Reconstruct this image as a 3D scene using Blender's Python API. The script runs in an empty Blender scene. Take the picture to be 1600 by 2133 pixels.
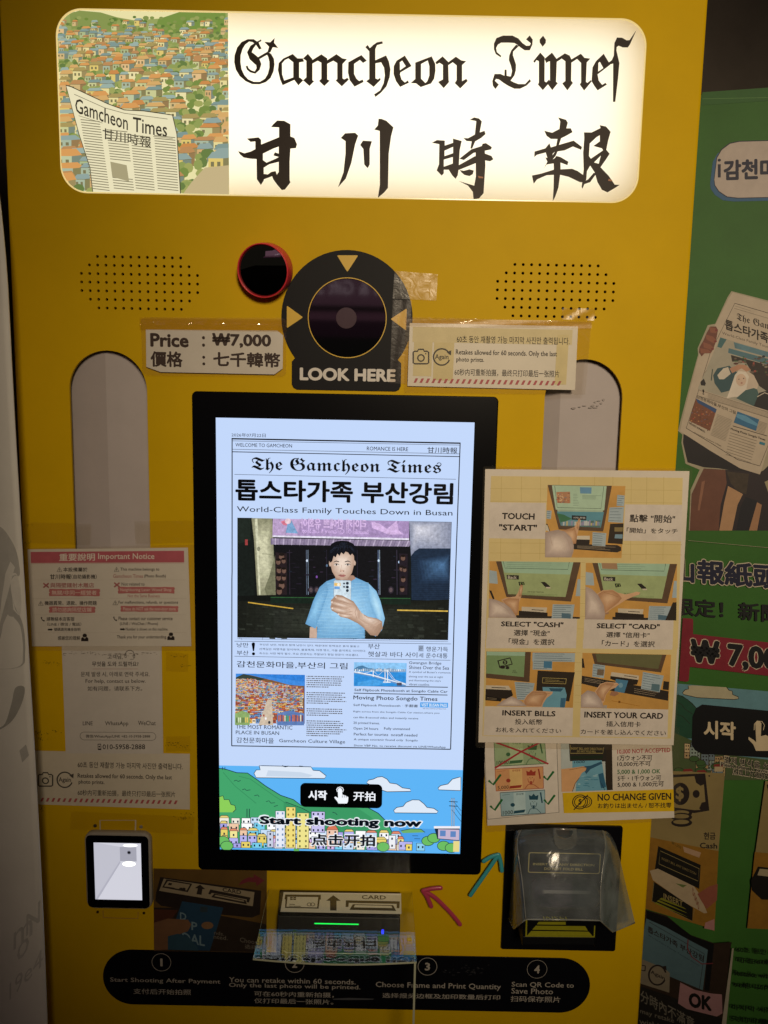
import bpy, math, random
from mathutils import Vector, Matrix
from mathutils.geometry import tessellate_polygon
random.seed(7)
SC = bpy.context.scene
COL = SC.collection
R = math.radians

# ---------------------------------------------------------------- camera
DIST, EYE, FPX = 0.94, 1.50, 1673.26          # metres to the front panel, eye height, focal length in photo pixels
CAM = Vector((0, -DIST, EYE))
def cam_axes(yaw, pitch, roll):
    f = Vector((math.sin(yaw)*math.cos(pitch), math.cos(yaw)*math.cos(pitch), math.sin(pitch)))
    r = Vector((math.cos(yaw), -math.sin(yaw), 0)); u = r.cross(f)
    return r*math.cos(roll)+u*math.sin(roll), u*math.cos(roll)-r*math.sin(roll), f
CR, CU, CF = cam_axes(R(-.0505), R(-7.8378), R(1.0792))
cd = bpy.data.cameras.new('camera'); cam = bpy.data.objects.new('camera', cd); COL.objects.link(cam)
cd.sensor_fit = 'HORIZONTAL'; cd.sensor_width = 36; cd.lens = FPX/1600*36
cd.clip_start = .02; cd.clip_end = 200
cam.matrix_world = Matrix(((CR.x, CU.x, -CF.x, CAM.x), (CR.y, CU.y, -CF.y, CAM.y), (CR.z, CU.z, -CF.z, CAM.z), (0, 0, 0, 1)))
SC.camera = cam

# ---------------------------------------------------------------- light: a night street, one warm street lamp
W = bpy.data.worlds.new('World'); SC.world = W; W.use_nodes = True
bg = W.node_tree.nodes['Background']
bg.inputs[0].default_value = (1.0, .80, .60, 1); bg.inputs[1].default_value = .017
SC.view_settings.view_transform = 'Standard'; SC.view_settings.look = 'None'
SC.view_settings.exposure = 0; SC.view_settings.gamma = 1
SC.view_settings.use_curve_mapping = False
ld = bpy.data.lights.new('street_lamp', 'SPOT'); ld.shadow_soft_size = .22; ld.spot_size = R(47); ld.spot_blend = 1; ld.energy = 136; ld.color = (1, .82, .58)
lo = bpy.data.objects.new('street_lamp', ld); COL.objects.link(lo)
lo.location = (.34, -2.2, EYE+.66)
lo.rotation_euler = (Vector((.29, 0, EYE+.0))-lo.location).to_track_quat('-Z', 'Y').to_euler()
SC.cycles.max_bounces = 6; SC.cycles.transparent_max_bounces = 12

# ---------------------------------------------------------------- materials
def lin(h):
    h = h.lstrip('#'); o = []
    for i in (0, 2, 4):
        c = int(h[i:i+2], 16)/255
        o.append(c/12.92 if c <= .04045 else ((c+.055)/1.055)**2.4)
    return o
MC = {}
def M(h, rough=.55, spec=.35, metal=0, var=.10, vs=70, bump=0, bs=300, coat=0):
    k = (h, rough, spec, metal, var, vs, bump, bs, coat)
    if k in MC: return MC[k]
    m = bpy.data.materials.new('paint_'+h); m.use_nodes = True; n = m.node_tree; b = n.nodes['Principled BSDF']
    c = lin(h)
    b.inputs['Base Color'].default_value = (*c, 1); b.inputs['Roughness'].default_value = rough
    b.inputs['Specular IOR Level'].default_value = spec; b.inputs['Metallic'].default_value = metal
    b.inputs['Coat Weight'].default_value = coat; b.inputs['Coat Roughness'].default_value = .08
    if var or bump:
        tc = n.nodes.new('ShaderNodeTexCoord')
    if var:
        t = n.nodes.new('ShaderNodeTexNoise'); t.inputs['Scale'].default_value = vs; t.inputs['Detail'].default_value = 6
        t.inputs['Roughness'].default_value = .65
        n.links.new(tc.outputs['Object'], t.inputs['Vector'])
        r = n.nodes.new('ShaderNodeMapRange'); r.inputs['From Min'].default_value = .25; r.inputs['From Max'].default_value = .75
        r.inputs['To Min'].default_value = 1-var; r.inputs['To Max'].default_value = 1+var
        n.links.new(t.outputs['Fac'], r.inputs['Value'])
        x = n.nodes.new('ShaderNodeMix'); x.data_type = 'RGBA'; x.blend_type = 'MULTIPLY'; x.inputs[0].default_value = 1
        x.inputs[6].default_value = (*c, 1); n.links.new(r.outputs[0], x.inputs[7]); n.links.new(x.outputs[2], b.inputs['Base Color'])
    if bump:
        t2 = n.nodes.new('ShaderNodeTexNoise'); t2.inputs['Scale'].default_value = bs; t2.inputs['Detail'].default_value = 4
        n.links.new(tc.outputs['Object'], t2.inputs['Vector'])
        bp = n.nodes.new('ShaderNodeBump'); bp.inputs['Strength'].default_value = bump; bp.inputs['Distance'].default_value = .001
        n.links.new(t2.outputs['Fac'], bp.inputs['Height']); n.links.new(bp.outputs[0], b.inputs['Normal'])
    MC[k] = m; return m
def E(h, s=1.0, sample=False, gloss=True):
    """self-lit colour: screen and light box pixels, also glow painted on other parts"""
    k = ('E', h, s)
    if k in MC: return MC[k]
    m = bpy.data.materials.new('lit_'+h); m.use_nodes = True; b = m.node_tree.nodes['Principled BSDF']
    b.inputs['Base Color'].default_value = (.01, .01, .012, 1); b.inputs['Roughness'].default_value = .18
    b.inputs['Specular IOR Level'].default_value = .3
    b.inputs['Emission Color'].default_value = (*lin(h), 1); b.inputs['Emission Strength'].default_value = s
    if not sample: m.cycles.emission_sampling = 'NONE'
    MC[k] = m; return m
def EP(h, s=1.0, amt=.30, sc=260):
    """pixels of a photograph shown on the screen: emission broken up by fine picture grain"""
    k = ('EP', h, s, amt)
    if k in MC: return MC[k]
    m = E(h, s).copy(); m.cycles.emission_sampling = 'NONE'; n = m.node_tree; b = n.nodes['Principled BSDF']
    tc = n.nodes.new('ShaderNodeTexCoord'); t = n.nodes.new('ShaderNodeTexNoise'); t.inputs['Scale'].default_value = sc; t.inputs['Detail'].default_value = 5
    t.inputs['Roughness'].default_value = .7; n.links.new(tc.outputs['Object'], t.inputs['Vector'])
    r = n.nodes.new('ShaderNodeMapRange'); r.inputs['From Min'].default_value = .3; r.inputs['From Max'].default_value = .7
    r.inputs['To Min'].default_value = s*(1-amt); r.inputs['To Max'].default_value = s*(1+amt)
    n.links.new(t.outputs['Fac'], r.inputs['Value']); n.links.new(r.outputs[0], b.inputs['Emission Strength'])
    MC[k] = m; return m
def mixh(a, b, t):
    A_, B_ = [int(a[i:i+2], 16) for i in (0, 2, 4)], [int(b[i:i+2], 16) for i in (0, 2, 4)]
    return '%02x%02x%02x' % tuple(round(p+(q-p)*t) for p, q in zip(A_, B_))
def CLEAR(name, clear=.9, tint='#ffffff', haze=0, hazecol='#b8b8b0', rough=.03, bump=0, bs=60, refl=1.0):
    """clear plastic: see-through with a fresnel reflection and some haze"""
    k = ('C', name)
    if k in MC: return MC[k]
    m = bpy.data.materials.new(name); m.use_nodes = True; n = m.node_tree; n.nodes.clear()
    out = n.nodes.new('ShaderNodeOutputMaterial'); tr = n.nodes.new('ShaderNodeBsdfTransparent'); gl = n.nodes.new('ShaderNodeBsdfGlossy')
    df = n.nodes.new('ShaderNodeBsdfDiffuse'); lw = n.nodes.new('ShaderNodeLayerWeight')
    pw = n.nodes.new('ShaderNodeMath'); pw.operation = 'POWER'; pw.inputs[1].default_value = 5; n.links.new(lw.outputs['Facing'], pw.inputs[0])
    fr = n.nodes.new('ShaderNodeMath'); fr.operation = 'MULTIPLY_ADD'; fr.inputs[1].default_value = .96; fr.inputs[2].default_value = .04; n.links.new(pw.outputs[0], fr.inputs[0])
    c = lin(tint); tr.inputs[0].default_value = (c[0]*clear, c[1]*clear, c[2]*clear, 1)
    gl.inputs['Roughness'].default_value = rough; gl.inputs[0].default_value = (refl, refl, refl, 1)
    df.inputs[0].default_value = (*lin(hazecol), 1)
    m1 = n.nodes.new('ShaderNodeMixShader'); m2 = n.nodes.new('ShaderNodeMixShader')
    tc = n.nodes.new('ShaderNodeTexCoord')
    t = n.nodes.new('ShaderNodeTexNoise'); t.inputs['Scale'].default_value = 40; t.inputs['Detail'].default_value = 5
    n.links.new(tc.outputs['Object'], t.inputs['Vector'])
    mm = n.nodes.new('ShaderNodeMath'); mm.operation = 'MULTIPLY'; mm.inputs[1].default_value = haze*2
    n.links.new(t.outputs['Fac'], mm.inputs[0])
    n.links.new(mm.outputs[0], m1.inputs[0]); n.links.new(tr.outputs[0], m1.inputs[1]); n.links.new(df.outputs[0], m1.inputs[2])
    n.links.new(fr.outputs[0], m2.inputs[0]); n.links.new(m1.outputs[0], m2.inputs[1]); n.links.new(gl.outputs[0], m2.inputs[2])
    n.links.new(m2.outputs[0], out.inputs[0])
    if bump:
        t2 = n.nodes.new('ShaderNodeTexNoise'); t2.inputs['Scale'].default_value = bs; t2.inputs['Detail'].default_value = 3; t2.inputs['Distortion'].default_value = 1.2
        n.links.new(tc.outputs['Object'], t2.inputs['Vector'])
        bp = n.nodes.new('ShaderNodeBump'); bp.inputs['Strength'].default_value = bump; bp.inputs['Distance'].default_value = .002
        n.links.new(t2.outputs['Fac'], bp.inputs['Height']); n.links.new(bp.outputs[0], gl.inputs['Normal']); n.links.new(bp.outputs[0], lw.inputs['Normal'])
    MC[k] = m; return m

# ---------------------------------------------------------------- planes: a pixel of the photograph -> a point on a real surface
def ray(px, py): return (CR*((px-800)/FPX) - CU*((py-1066.5)/FPX) + CF)
class Pl:
    def __init__(s, o, u, v, warp=None):
        s.o = Vector(o); s.u = Vector(u).normalized(); s.v = Vector(v).normalized(); s.n = s.u.cross(s.v); s.warp = warp
    def hit(s, px, py):
        d = ray(px, py); t = (s.o-CAM).dot(s.n)/d.dot(s.n); return CAM+d*t
    def at(s, px, py):
        p = s.hit(px, py)-s.o; return p.dot(s.u), p.dot(s.v)
    def world(s, a, b, h=0):
        if s.warp: h = h+s.warp(a, b)
        return s.o+s.u*a+s.v*b+s.n*h
    def off(s, h): return Pl(s.o+s.n*h, s.u, s.v, s.warp)
    def rot(s, deg):
        c, q = math.cos(R(deg)), math.sin(R(deg)); return Pl(s.o, s.u*c+s.v*q, s.v*c-s.u*q)
FRONT = Pl((0, 0, EYE), (1, 0, 0), (0, 0, 1))
def P3(px, py, h): return FRONT.off(h).hit(px, py)

# ---------------------------------------------------------------- objects
def prop(o, label=None, cat=None, group=None, kind=None):
    for k, v in (('label', label), ('category', cat), ('group', group), ('kind', kind)):
        if v: o[k] = v
    return o
def thing(name, label, cat, loc, group=None):
    o = bpy.data.objects.new(name, None); COL.objects.link(o); o.location = loc; o.empty_display_size = .02
    return prop(o, label, cat, group)
def root_loc(o):
    while o.parent: o = o.parent
    return Vector(o.location)
class MB:
    def __init__(s): s.v = []; s.f = []; s.fm = []; s.ms = []; s.sm = []
    def mi(s, m):
        if m not in s.ms: s.ms.append(m)
        return s.ms.index(m)
    def add(s, vs, fs, m, smooth=False):
        b = len(s.v); s.v += [Vector(q) for q in vs]; k = s.mi(m)
        for f in fs: s.f.append([i+b for i in f]); s.fm.append(k); s.sm.append(smooth)
        return s
    def box(s, a, b, m):
        x0, y0, z0 = a; x1, y1, z1 = b
        return s.add([(x0,y0,z0),(x1,y0,z0),(x1,y1,z0),(x0,y1,z0),(x0,y0,z1),(x1,y0,z1),(x1,y1,z1),(x0,y1,z1)],
              [(0,3,2,1),(4,5,6,7),(0,1,5,4),(1,2,6,5),(2,3,7,6),(3,0,4,7)], m)
    def hexa(s, p, m):   # p: 4 back points then 4 front points, same order
        return s.add(p, [(3,2,1,0),(4,5,6,7),(0,1,5,4),(1,2,6,5),(2,3,7,6),(3,0,4,7)], m)
    def plate(s, pl, loops, h0, h1, m, bev=0, back=False, steps=3):
        """a sheet with holes lying on plane pl from height h0 to h1; the outer edge rounded by bev"""
        outer = loops[0]
        if sum(outer[i][0]*outer[(i+1) % len(outer)][1]-outer[(i+1) % len(outer)][0]*outer[i][1] for i in range(len(outer))) < 0: outer = outer[::-1]
        prof = [(0, h0)]
        if bev:
            for k in range(steps+1):
                t = math.pi/2*k/steps; prof.append((bev*(1-math.cos(t)), h1-bev+bev*math.sin(t)))
        else: prof.append((0, h1))
        rings = []
        for ins, h in prof: rings.append([pl.world(*q, h) for q in inset(outer, ins)])
        n = len(outer)
        for a, b in zip(rings, rings[1:]):
            s.add(a+b, [(i, (i+1) % n, n+(i+1) % n, n+i) for i in range(n)], m, smooth=bool(bev))
        top = [inset(outer, prof[-1][0])]+[list(l) for l in loops[1:]]
        flat = [q for l in top for q in l]
        tr = tessellate_polygon([[Vector((q[0], q[1], 0)) for q in l] for l in top])
        def fx(t, up):
            a, b, c = [flat[i] for i in t]
            cr = (b[0]-a[0])*(c[1]-a[1])-(c[0]-a[0])*(b[1]-a[1])
            return t if (cr > 0) == up else t[::-1]
        s.add([pl.world(*q, h1) for q in flat], [fx(t, True) for t in tr], m)
        if back: s.add([pl.world(*q, h0) for q in flat], [fx(t, False) for t in tr], m)
        for l in loops[1:]:
            k = len(l); s.add([pl.world(*q, h0) for q in l]+[pl.world(*q, h1) for q in l], [(i, (i+1) % k, k+(i+1) % k, k+i) for i in range(k)], m)
        return s
    def tube(s, pts, r, m, seg=10, flat=1.0, nrm=Vector((0, -1, 0))):
        rings = []
        for i, p in enumerate(pts):
            p = Vector(p); d = (Vector(pts[min(i+1, len(pts)-1)])-Vector(pts[max(i-1, 0)])).normalized()
            sd = d.cross(nrm).normalized(); rr = r[i] if isinstance(r, (list, tuple)) else r
            rings.append([p+sd*(rr*math.cos(2*math.pi*k/seg))+nrm*(rr*flat*math.sin(2*math.pi*k/seg)) for k in range(seg)])
        vs = [q for g in rings for q in g]; fs = []
        for i in range(len(rings)-1):
            for k in range(seg): fs.append((i*seg+k, i*seg+(k+1) % seg, (i+1)*seg+(k+1) % seg, (i+1)*seg+k))
        fs.append(tuple(range(seg))[::-1]); fs.append(tuple(range(len(vs)-seg, len(vs))))
        return s.add(vs, fs, m, True)
    def build(s, name, parent=None, label=None, cat=None, group=None, kind=None, bevel=0):
        if parent is not None: o0 = root_loc(parent)
        elif s.v:
            xs = [q.x for q in s.v]; ys = [q.y for q in s.v]; zs = [q.z for q in s.v]
            o0 = Vector(((min(xs)+max(xs))/2, (min(ys)+max(ys))/2, min(zs)))
        me = bpy.data.meshes.new(name); me.from_pydata([q-o0 for q in s.v], [], s.f)
        for m in s.ms: me.materials.append(m)
        me.polygons.foreach_set('material_index', s.fm); me.polygons.foreach_set('use_smooth', s.sm)
        me.update()
        o = bpy.data.objects.new(name, me); COL.objects.link(o)
        if parent is not None: o.parent = parent
        else: o.location = o0
        if bevel:
            b = o.modifiers.new('bevel', 'BEVEL'); b.width = bevel; b.segments = 2; b.limit_method = 'ANGLE'
        return prop(o, label, cat, group, kind)
def inset(l, d):
    if not d: return list(l)
    n = len(l); o = []
    for i in range(n):
        p, q, r = l[i-1], l[i], l[(i+1) % n]
        e1 = Vector((q[0]-p[0], q[1]-p[1])); e2 = Vector((r[0]-q[0], r[1]-q[1]))
        if e1.length < 1e-9 or e2.length < 1e-9: o.append(q); continue
        e1.normalize(); e2.normalize()
        n1 = Vector((-e1.y, e1.x)); n2 = Vector((-e2.y, e2.x)); b = n1+n2; k = b.length_squared
        b = b*(2/k) if k > 1e-6 else n1
        o.append((q[0]+b.x*d, q[1]+b.y*d))
    return o
def rr(a0, b0, a1, b1, r, n=7):
    r = min(r, (a1-a0)/2-1e-6, (b1-b0)/2-1e-6); o = []
    for cx, cy, t0 in ((a1-r, b1-r, 0), (a0+r, b1-r, 90), (a0+r, b0+r, 180), (a1-r, b0+r, 270)):
        for k in range(n+1):
            t = R(t0+90*k/n); o.append((cx+r*math.cos(t), cy+r*math.sin(t)))
    return o
def circ(cx, cy, r, n=40): return [(cx+r*math.cos(2*math.pi*k/n), cy+r*math.sin(2*math.pi*k/n)) for k in range(n)]

def ccw(l):
    a = sum(l[i][0]*l[(i+1) % len(l)][1]-l[(i+1) % len(l)][0]*l[i][1] for i in range(len(l)))
    return l if a > 0 else l[::-1]
# ---------------------------------------------------------------- lettering
TC = {}
def glyphs(s, res=3):
    if (s, res) in TC: return TC[(s, res)]
    c = bpy.data.curves.new('t', 'FONT'); c.body = s; c.size = 1; c.resolution_u = res
    o = bpy.data.objects.new('t', c); me = o.to_mesh()
    vs = [(q.co.x, q.co.y) for q in me.vertices]; fs = [tuple(p.vertices) for p in me.polygons]
    o.to_mesh_clear(); bpy.data.objects.remove(o); bpy.data.curves.remove(c)
    if not vs: vs = [(0, 0), (1, 1)]
    x0 = min(q[0] for q in vs); x1 = max(q[0] for q in vs); y0 = min(q[1] for q in vs); y1 = max(q[1] for q in vs)
    TC[(s, res)] = (vs, fs, x0, y0, max(x1-x0, 1e-6), max(y1-y0, 1e-6)); return TC[(s, res)]

class Art(MB):
    """flat print on plane pl: shapes given in pixels of a photo crop (ox, oy, scale)"""
    STEP = .000002
    def __init__(s, pl, lift=.0002, crop=(0, 0, 1)):
        super().__init__(); s.pl = pl; s.h = lift; s.crop = crop
    def c(s, ox, oy, sc): s.crop = (ox, oy, sc); return s
    def p(s, x, y): return s.pl.at(s.crop[0]+x/s.crop[2], s.crop[1]+y/s.crop[2])
    def up(s): s.h += s.STEP; return s.h
    clip = None
    def cut(s, poly):
        for i in range(len(s.clip)):
            a, b = s.clip[i], s.clip[(i+1) % len(s.clip)]; o = []
            sd = lambda q: (b[0]-a[0])*(q[1]-a[1])-(b[1]-a[1])*(q[0]-a[0])
            for j in range(len(poly)):
                p, q = poly[j-1], poly[j]; sp, sq = sd(p), sd(q)
                if sp*sq < 0: t = sp/(sp-sq); o.append((p[0]+(q[0]-p[0])*t, p[1]+(q[1]-p[1])*t))
                if sq >= 0: o.append(q)
            poly = o
            if len(poly) < 3: return None
        return poly
    def loops2(s, loops, m):
        if s.clip:
            c = s.cut(ccw(list(loops[0])))
            if not c: return
            loops = [c]
        h = s.up()
        if len(loops) == 1 and len(loops[0]) <= 4 and not s.pl.warp:
            l = loops[0]
            s.add([s.pl.world(*q, h) for q in l], [tuple(range(len(l)))], m); return
        flat = [q for l in loops for q in l]
        tr = tessellate_polygon([[Vector((q[0], q[1], 0)) for q in l] for l in loops])
        fs = []
        for t in tr:
            a, b, c = [flat[i] for i in t]
            cr = (b[0]-a[0])*(c[1]-a[1])-(c[0]-a[0])*(b[1]-a[1])
            if abs(cr) > 1e-14: fs.append(t if cr > 0 else t[::-1])
        s.add([s.pl.world(*q, h) for q in flat], fs, m)
    def poly(s, pts, m, *holes):
        s.loops2([[s.p(*q) for q in pts]]+[[s.p(*q) for q in l] for l in holes], m); return s
    def box2(s, x0, y0, x1, y1):
        a = s.p(x0, y0); b = s.p(x1, y1); return min(a[0], b[0]), min(a[1], b[1]), max(a[0], b[0]), max(a[1], b[1])
    def rect(s, x0, y0, x1, y1, m):
        a0, b0, a1, b1 = s.box2(x0, y0, x1, y1); s.loops2([[(a0, b0), (a1, b0), (a1, b1), (a0, b1)]], m); return s
    def k(s, x, y):
        a = s.p(x, y); b = s.p(x+1, y); return math.hypot(a[0]-b[0], a[1]-b[1])
    def rrect(s, x0, y0, x1, y1, r, m, w=0):
        bx = s.box2(x0, y0, x1, y1); k = s.k(x0, y0); lo = rr(*bx, r*k)
        s.loops2([lo]+([inset(lo, w*k)] if w else []), m); return s
    def disc(s, x, y, r, m, w=0, n=32):
        k = s.k(x, y); a = s.p(x, y); lo = circ(*a, r*k, n)
        s.loops2([lo]+([circ(*a, (r-w)*k, n)] if w else []), m); return s
    def ell(s, x, y, rx, ry, m, n=24): return s.poly([(x+rx*math.cos(2*math.pi*i/n), y+ry*math.sin(2*math.pi*i/n)) for i in range(n)], m)
    def line(s, pts, w, m, closed=False):
        """stroke; points may carry their own width as a third number"""
        q = [s.p(a[0], a[1]) for a in pts]; k = s.k(*pts[0][:2]); n = len(q)
        ws = [(a[2] if len(a) > 2 else w)*k/2 for a in pts]
        if closed: q.append(q[0]); ws.append(ws[0]); n += 1
        L = []; Rr = []
        for i in range(n):
            if closed and i in (0, n-1): a, b = q[n-2], q[1]
            else: a, b = q[max(i-1, 0)], q[min(i+1, n-1)]
            d = Vector((b[0]-a[0], b[1]-a[1]))
            d = d.normalized() if d.length > 1e-9 else Vector((1, 0))
            L.append((q[i][0]-d.y*ws[i], q[i][1]+d.x*ws[i])); Rr.append((q[i][0]+d.y*ws[i], q[i][1]-d.x*ws[i]))
        h = s.up(); vs = [s.pl.world(*t, h) for t in Rr+L]
        s.add(vs, [(i, i+1, n+i+1, n+i) for i in range(n-1)], m); return s
    def _text(s, t, fn, m, bold, wdt, hgt, res):
        vs, fs, x0, y0, w, hh = glyphs(t, res)
        e = bold*.0062
        offs = [(0, 0)] if not bold else [(0, 0), (e, 0), (-e, 0), (0, e), (0, -e), (e*.7, e*.7), (-e*.7, -e*.7), (e*.7, -e*.7), (-e*.7, e*.7)]
        W2, H2 = w+2*e, hh+2*e
        for dx, dy in offs:
            h = s.up(); s.add([s.pl.world(*fn((q[0]-x0+dx+e)/W2, (q[1]-y0+dy+e)/H2), h) for q in vs], fs, m)
        return s
    def text(s, t, x0, y0, x1, y1, m, bold=0, res=2):
        a = s.p(x0, y0); b = s.p(x1, y1)
        return s._text(t, lambda u, v: (a[0]+(b[0]-a[0])*u, b[1]+(a[1]-b[1])*v), m, bold, 0, 0, res)
    def soft(s, pts, c0, c1, cx, cy, f, n=6, to=.25):
        """a rounded tone: nested shapes shrinking towards (cx, cy)"""
        for i in range(n):
            k = 1-(1-to)*i/(n-1); s.poly([(cx+(x-cx)*k, cy+(y-cy)*k) for x, y in pts], f(mixh(c0, c1, i/(n-1))))
        return s
    def tmid(s, t, p0, p1, hpx, m, bold=0, res=2, slant=0):
        a = s.p(*p0); b = s.p(*p1); mx, my = (p0[0]+p1[0])/2, (p0[1]+p1[1])/2
        c0 = s.p(mx, my); c1 = s.p(mx, my-hpx); up = (c1[0]-c0[0], c1[1]-c0[1])
        return s._text(t, lambda u, v: (a[0]+(b[0]-a[0])*u+up[0]*(v-.5), a[1]+(b[1]-a[1])*u+up[1]*(v-.5)), m, bold, 0, 0, res)
    def squiggle(s, x0, y0, x1, y1, m, gap=.25, seed=0):
        """a line of print too small to read: short dashes"""
        rg = random.Random(seed+int(x0*7+y0*13)); x = x0; n = max(1, x1-x0)
        while x < x1:
            w = rg.uniform(.5, 2.2)*(abs(y1-y0)); yy = y0+(x-x0)*.018
            s.rect(x, yy, min(x+w, x1), yy+(y1-y0), m); x += w+rg.uniform(.3, .8)*abs(y1-y0)
        return s
FRK = lambda t: ''.join(chr(0x1D56C+ord(c)-65) if 'A' <= c <= 'Z' else chr(0x1D586+ord(c)-97) if 'a' <= c <= 'z' else c for c in t)
FRL = lambda t: ''.join({'C': 'ℭ', 'H': 'ℌ'}.get(c, chr(0x1D504+ord(c)-65)) if 'A' <= c <= 'Z' else chr(0x1D51E+ord(c)-97) if 'a' <= c <= 'z' else c for c in t)
# ================================================================ setting
MB().box((-9, -12, -.10), (9, 6, 0), M('3b3a38', rough=.9, var=.25, vs=30, bump=.6)).build('ground', kind='structure')
w = MB(); w.box((-4, .62, 0), (4, .80, 3.6), M('5d564f', rough=.85, var=.22, vs=5, bump=.5, bs=60))
w.build('back_wall', label='dark grey rendered wall behind the yellow booth and green board', cat='wall')
WB = .62

# ================================================================ the booth
YEL = M('d2ab00', rough=.55, spec=.12, var=.09, vs=5, bump=.05, bs=900)
YSIDE = M('c09c08', rough=.5, var=.05)
BLK = M('08080c', rough=.16, spec=.45, var=0)
BLKM = M('0e0e14', rough=.42, spec=.3, var=.15)
GREY = M('b9b5b0', rough=.6, var=.05)
PW = M('d8d2c8', rough=.6, var=.06)
XL, XR = -.4582*DIST, .3624*DIST
ZT, ZB = 2.10, .35
booth = thing('photo_booth', 'tall yellow photo booth with a lit name sign above a touch screen', 'photo booth', (0, .2, 0))

sign_a = (-.3930*DIST, .2395*DIST, .2940*DIST, .4444*DIST)
scr_lit = (-.2103*DIST, -.5933*DIST, .1086*DIST, -.0236*DIST)
scr_bez = (-.2398*DIST, -.6238*DIST, .1373*DIST, .0083*DIST)
def niche_loop(x0, top, x1, bot):
    a0, b1 = FRONT.at(x0, top+80); a1, _ = FRONT.at(x1, top+80); _, b1 = FRONT.at((x0+x1)/2, top); _, b0 = FRONT.at((x0+x1)/2, bot)
    r = (a1-a0)/2; return (a0, b0, a1, b1), rr(a0, b0, a1, b1, r, 12)
nl, NL = niche_loop(144.5, 730, 306, 1420)
nr, NR = niche_loop(1135, 748, 1297, 1420)
def dots(cx, cy, s=16.6):
    c = FRONT.at(cx, cy); k = s*DIST/1655; out = []
    for i, n in enumerate((11, 13, 15, 15, 15, 13, 11)):
        for j in range(n): out.append(circ(c[0]+(j-(n-1)/2)*k, c[1]+(3-i)*k*1.005, .0017, 10))
    return c, out
cL, DL = dots(290.7, 589.5); cR, DR = dots(1157, 606)
outer = [(XL, ZB-EYE), (XR, ZB-EYE), (XR, ZT-EYE), (XL, ZT-EYE)]
f = MB()
f.plate(FRONT, [outer, NL, NR, rr(*sign_a, .029, 10)]+DL+DR, -.004, 0, YEL, bev=.0035)
f.build('front_panel', booth)
s = MB(); s.box((XL+.002, .0045, .02), (XL+.02, .58, ZT), YSIDE); s.box((XR-.02, .0045, .02), (XR-.002, .58, ZT), YSIDE)
s.box((XL+.02, .0045, ZT-.02), (XR-.02, .58, ZT), YSIDE); s.box((XL+.02, .0045, .02), (XR-.02, .03, ZB-.0005), YSIDE); s.box((XL+.02, .56, .02), (XR-.02, .58, ZT-.02), YSIDE)
s.build('cabinet_body', booth)
for c in (cL, cR):
    MB().box((c[0]-.085, .0075, EYE+c[1]-.045), (c[0]+.085, .0095, EYE+c[1]+.045), M('030303', var=0)).build('speaker', booth)  # near-black plate stands for the unlit interior seen through the holes
NICH = M('b3aaa9', rough=.55, var=.05, vs=25)
for (a0, b0, a1, b1), fold, side in ((nl, .44, 1), (nr, .23, -1)):
    t = MB(); xm = a0+(a1-a0)*fold
    z0, z1 = EYE+b0-.005, EYE+b1+.005
    ya, ym, yb = (.016, .009, .022) if side > 0 else (.030, .012, .010)
    t.add([(a0-.012, ya, z0), (xm, ym, z0), (a1+.012, yb, z0), (a0-.012, ya, z1), (xm, ym, z1), (a1+.012, yb, z1)], [(0, 1, 4, 3), (1, 2, 5, 4)], NICH)
    lp = t.build('fill_light_panel', booth)

# ---------------- the lit sign
SP = FRONT
sg = MB(); i_ = .0003; sa = (sign_a[0]+i_, sign_a[1]+i_, sign_a[2]-i_, sign_a[3]-i_)
DIF = bpy.data.materials.new('opal_acrylic'); DIF.use_nodes = True; n_ = DIF.node_tree; n_.nodes.clear()
o_ = n_.nodes.new('ShaderNodeOutputMaterial'); t_ = n_.nodes.new('ShaderNodeBsdfTranslucent'); t_.inputs[0].default_value = (.98, .95, .88, 1); n_.links.new(t_.outputs[0], o_.inputs[0])
lo_ = rr(*sa, .0287, 12); sg.add([SP.world(*q, -.0012) for q in lo_], [tuple(range(len(lo_)))], DIF)
sign = sg.build('light_sign', booth)
bx = MB(); z0_, z1_ = EYE+sign_a[1], EYE+sign_a[3]; g_ = .004; dp = .034
LB = M('f2e2a8', rough=.7, var=0)
bx.add([(sign_a[0]-g_, .0042, z0_-g_), (sign_a[2]+g_, .0042, z0_-g_), (sign_a[2]+g_, .0042, z1_+g_), (sign_a[0]-g_, .0042, z1_+g_), (sign_a[0]-g_, dp, z0_-g_), (sign_a[2]+g_, dp, z0_-g_), (sign_a[2]+g_, dp, z1_+g_), (sign_a[0]-g_, dp, z1_+g_)], [(0,1,5,4),(1,2,6,5),(2,3,7,6),(3,0,4,7),(4,5,6,7)], LB)
bx.build('lamp_box', sign)
bx = MB(); i_ = .012; bx.add([(sign_a[0]+i_, dp-.001, z0_+i_), (sign_a[2]-i_, dp-.001, z0_+i_), (sign_a[2]-i_, dp-.001, z1_-i_), (sign_a[0]+i_, dp-.001, z1_-i_)], [(0,1,2,3)], E('fff8e6', 1.5, sample=True)); bx.build('led_panel', sign)
rim = MB(); rim.plate(SP.off(-.0011), [rr(*sign_a, .029, 12), inset(rr(*sign_a, .029, 12), .0012)], 0, .0012, E('f3d68a', .9))  # emissive ring: the sign's yellowish edge glow put into colour
rim.build('edge_glow_ring', sign)
INK = M('2b2019', rough=.5, var=.1, spec=.25)
A = Art(SP.off(-.0012), .00035, (480, 60, 3.077))
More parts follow.
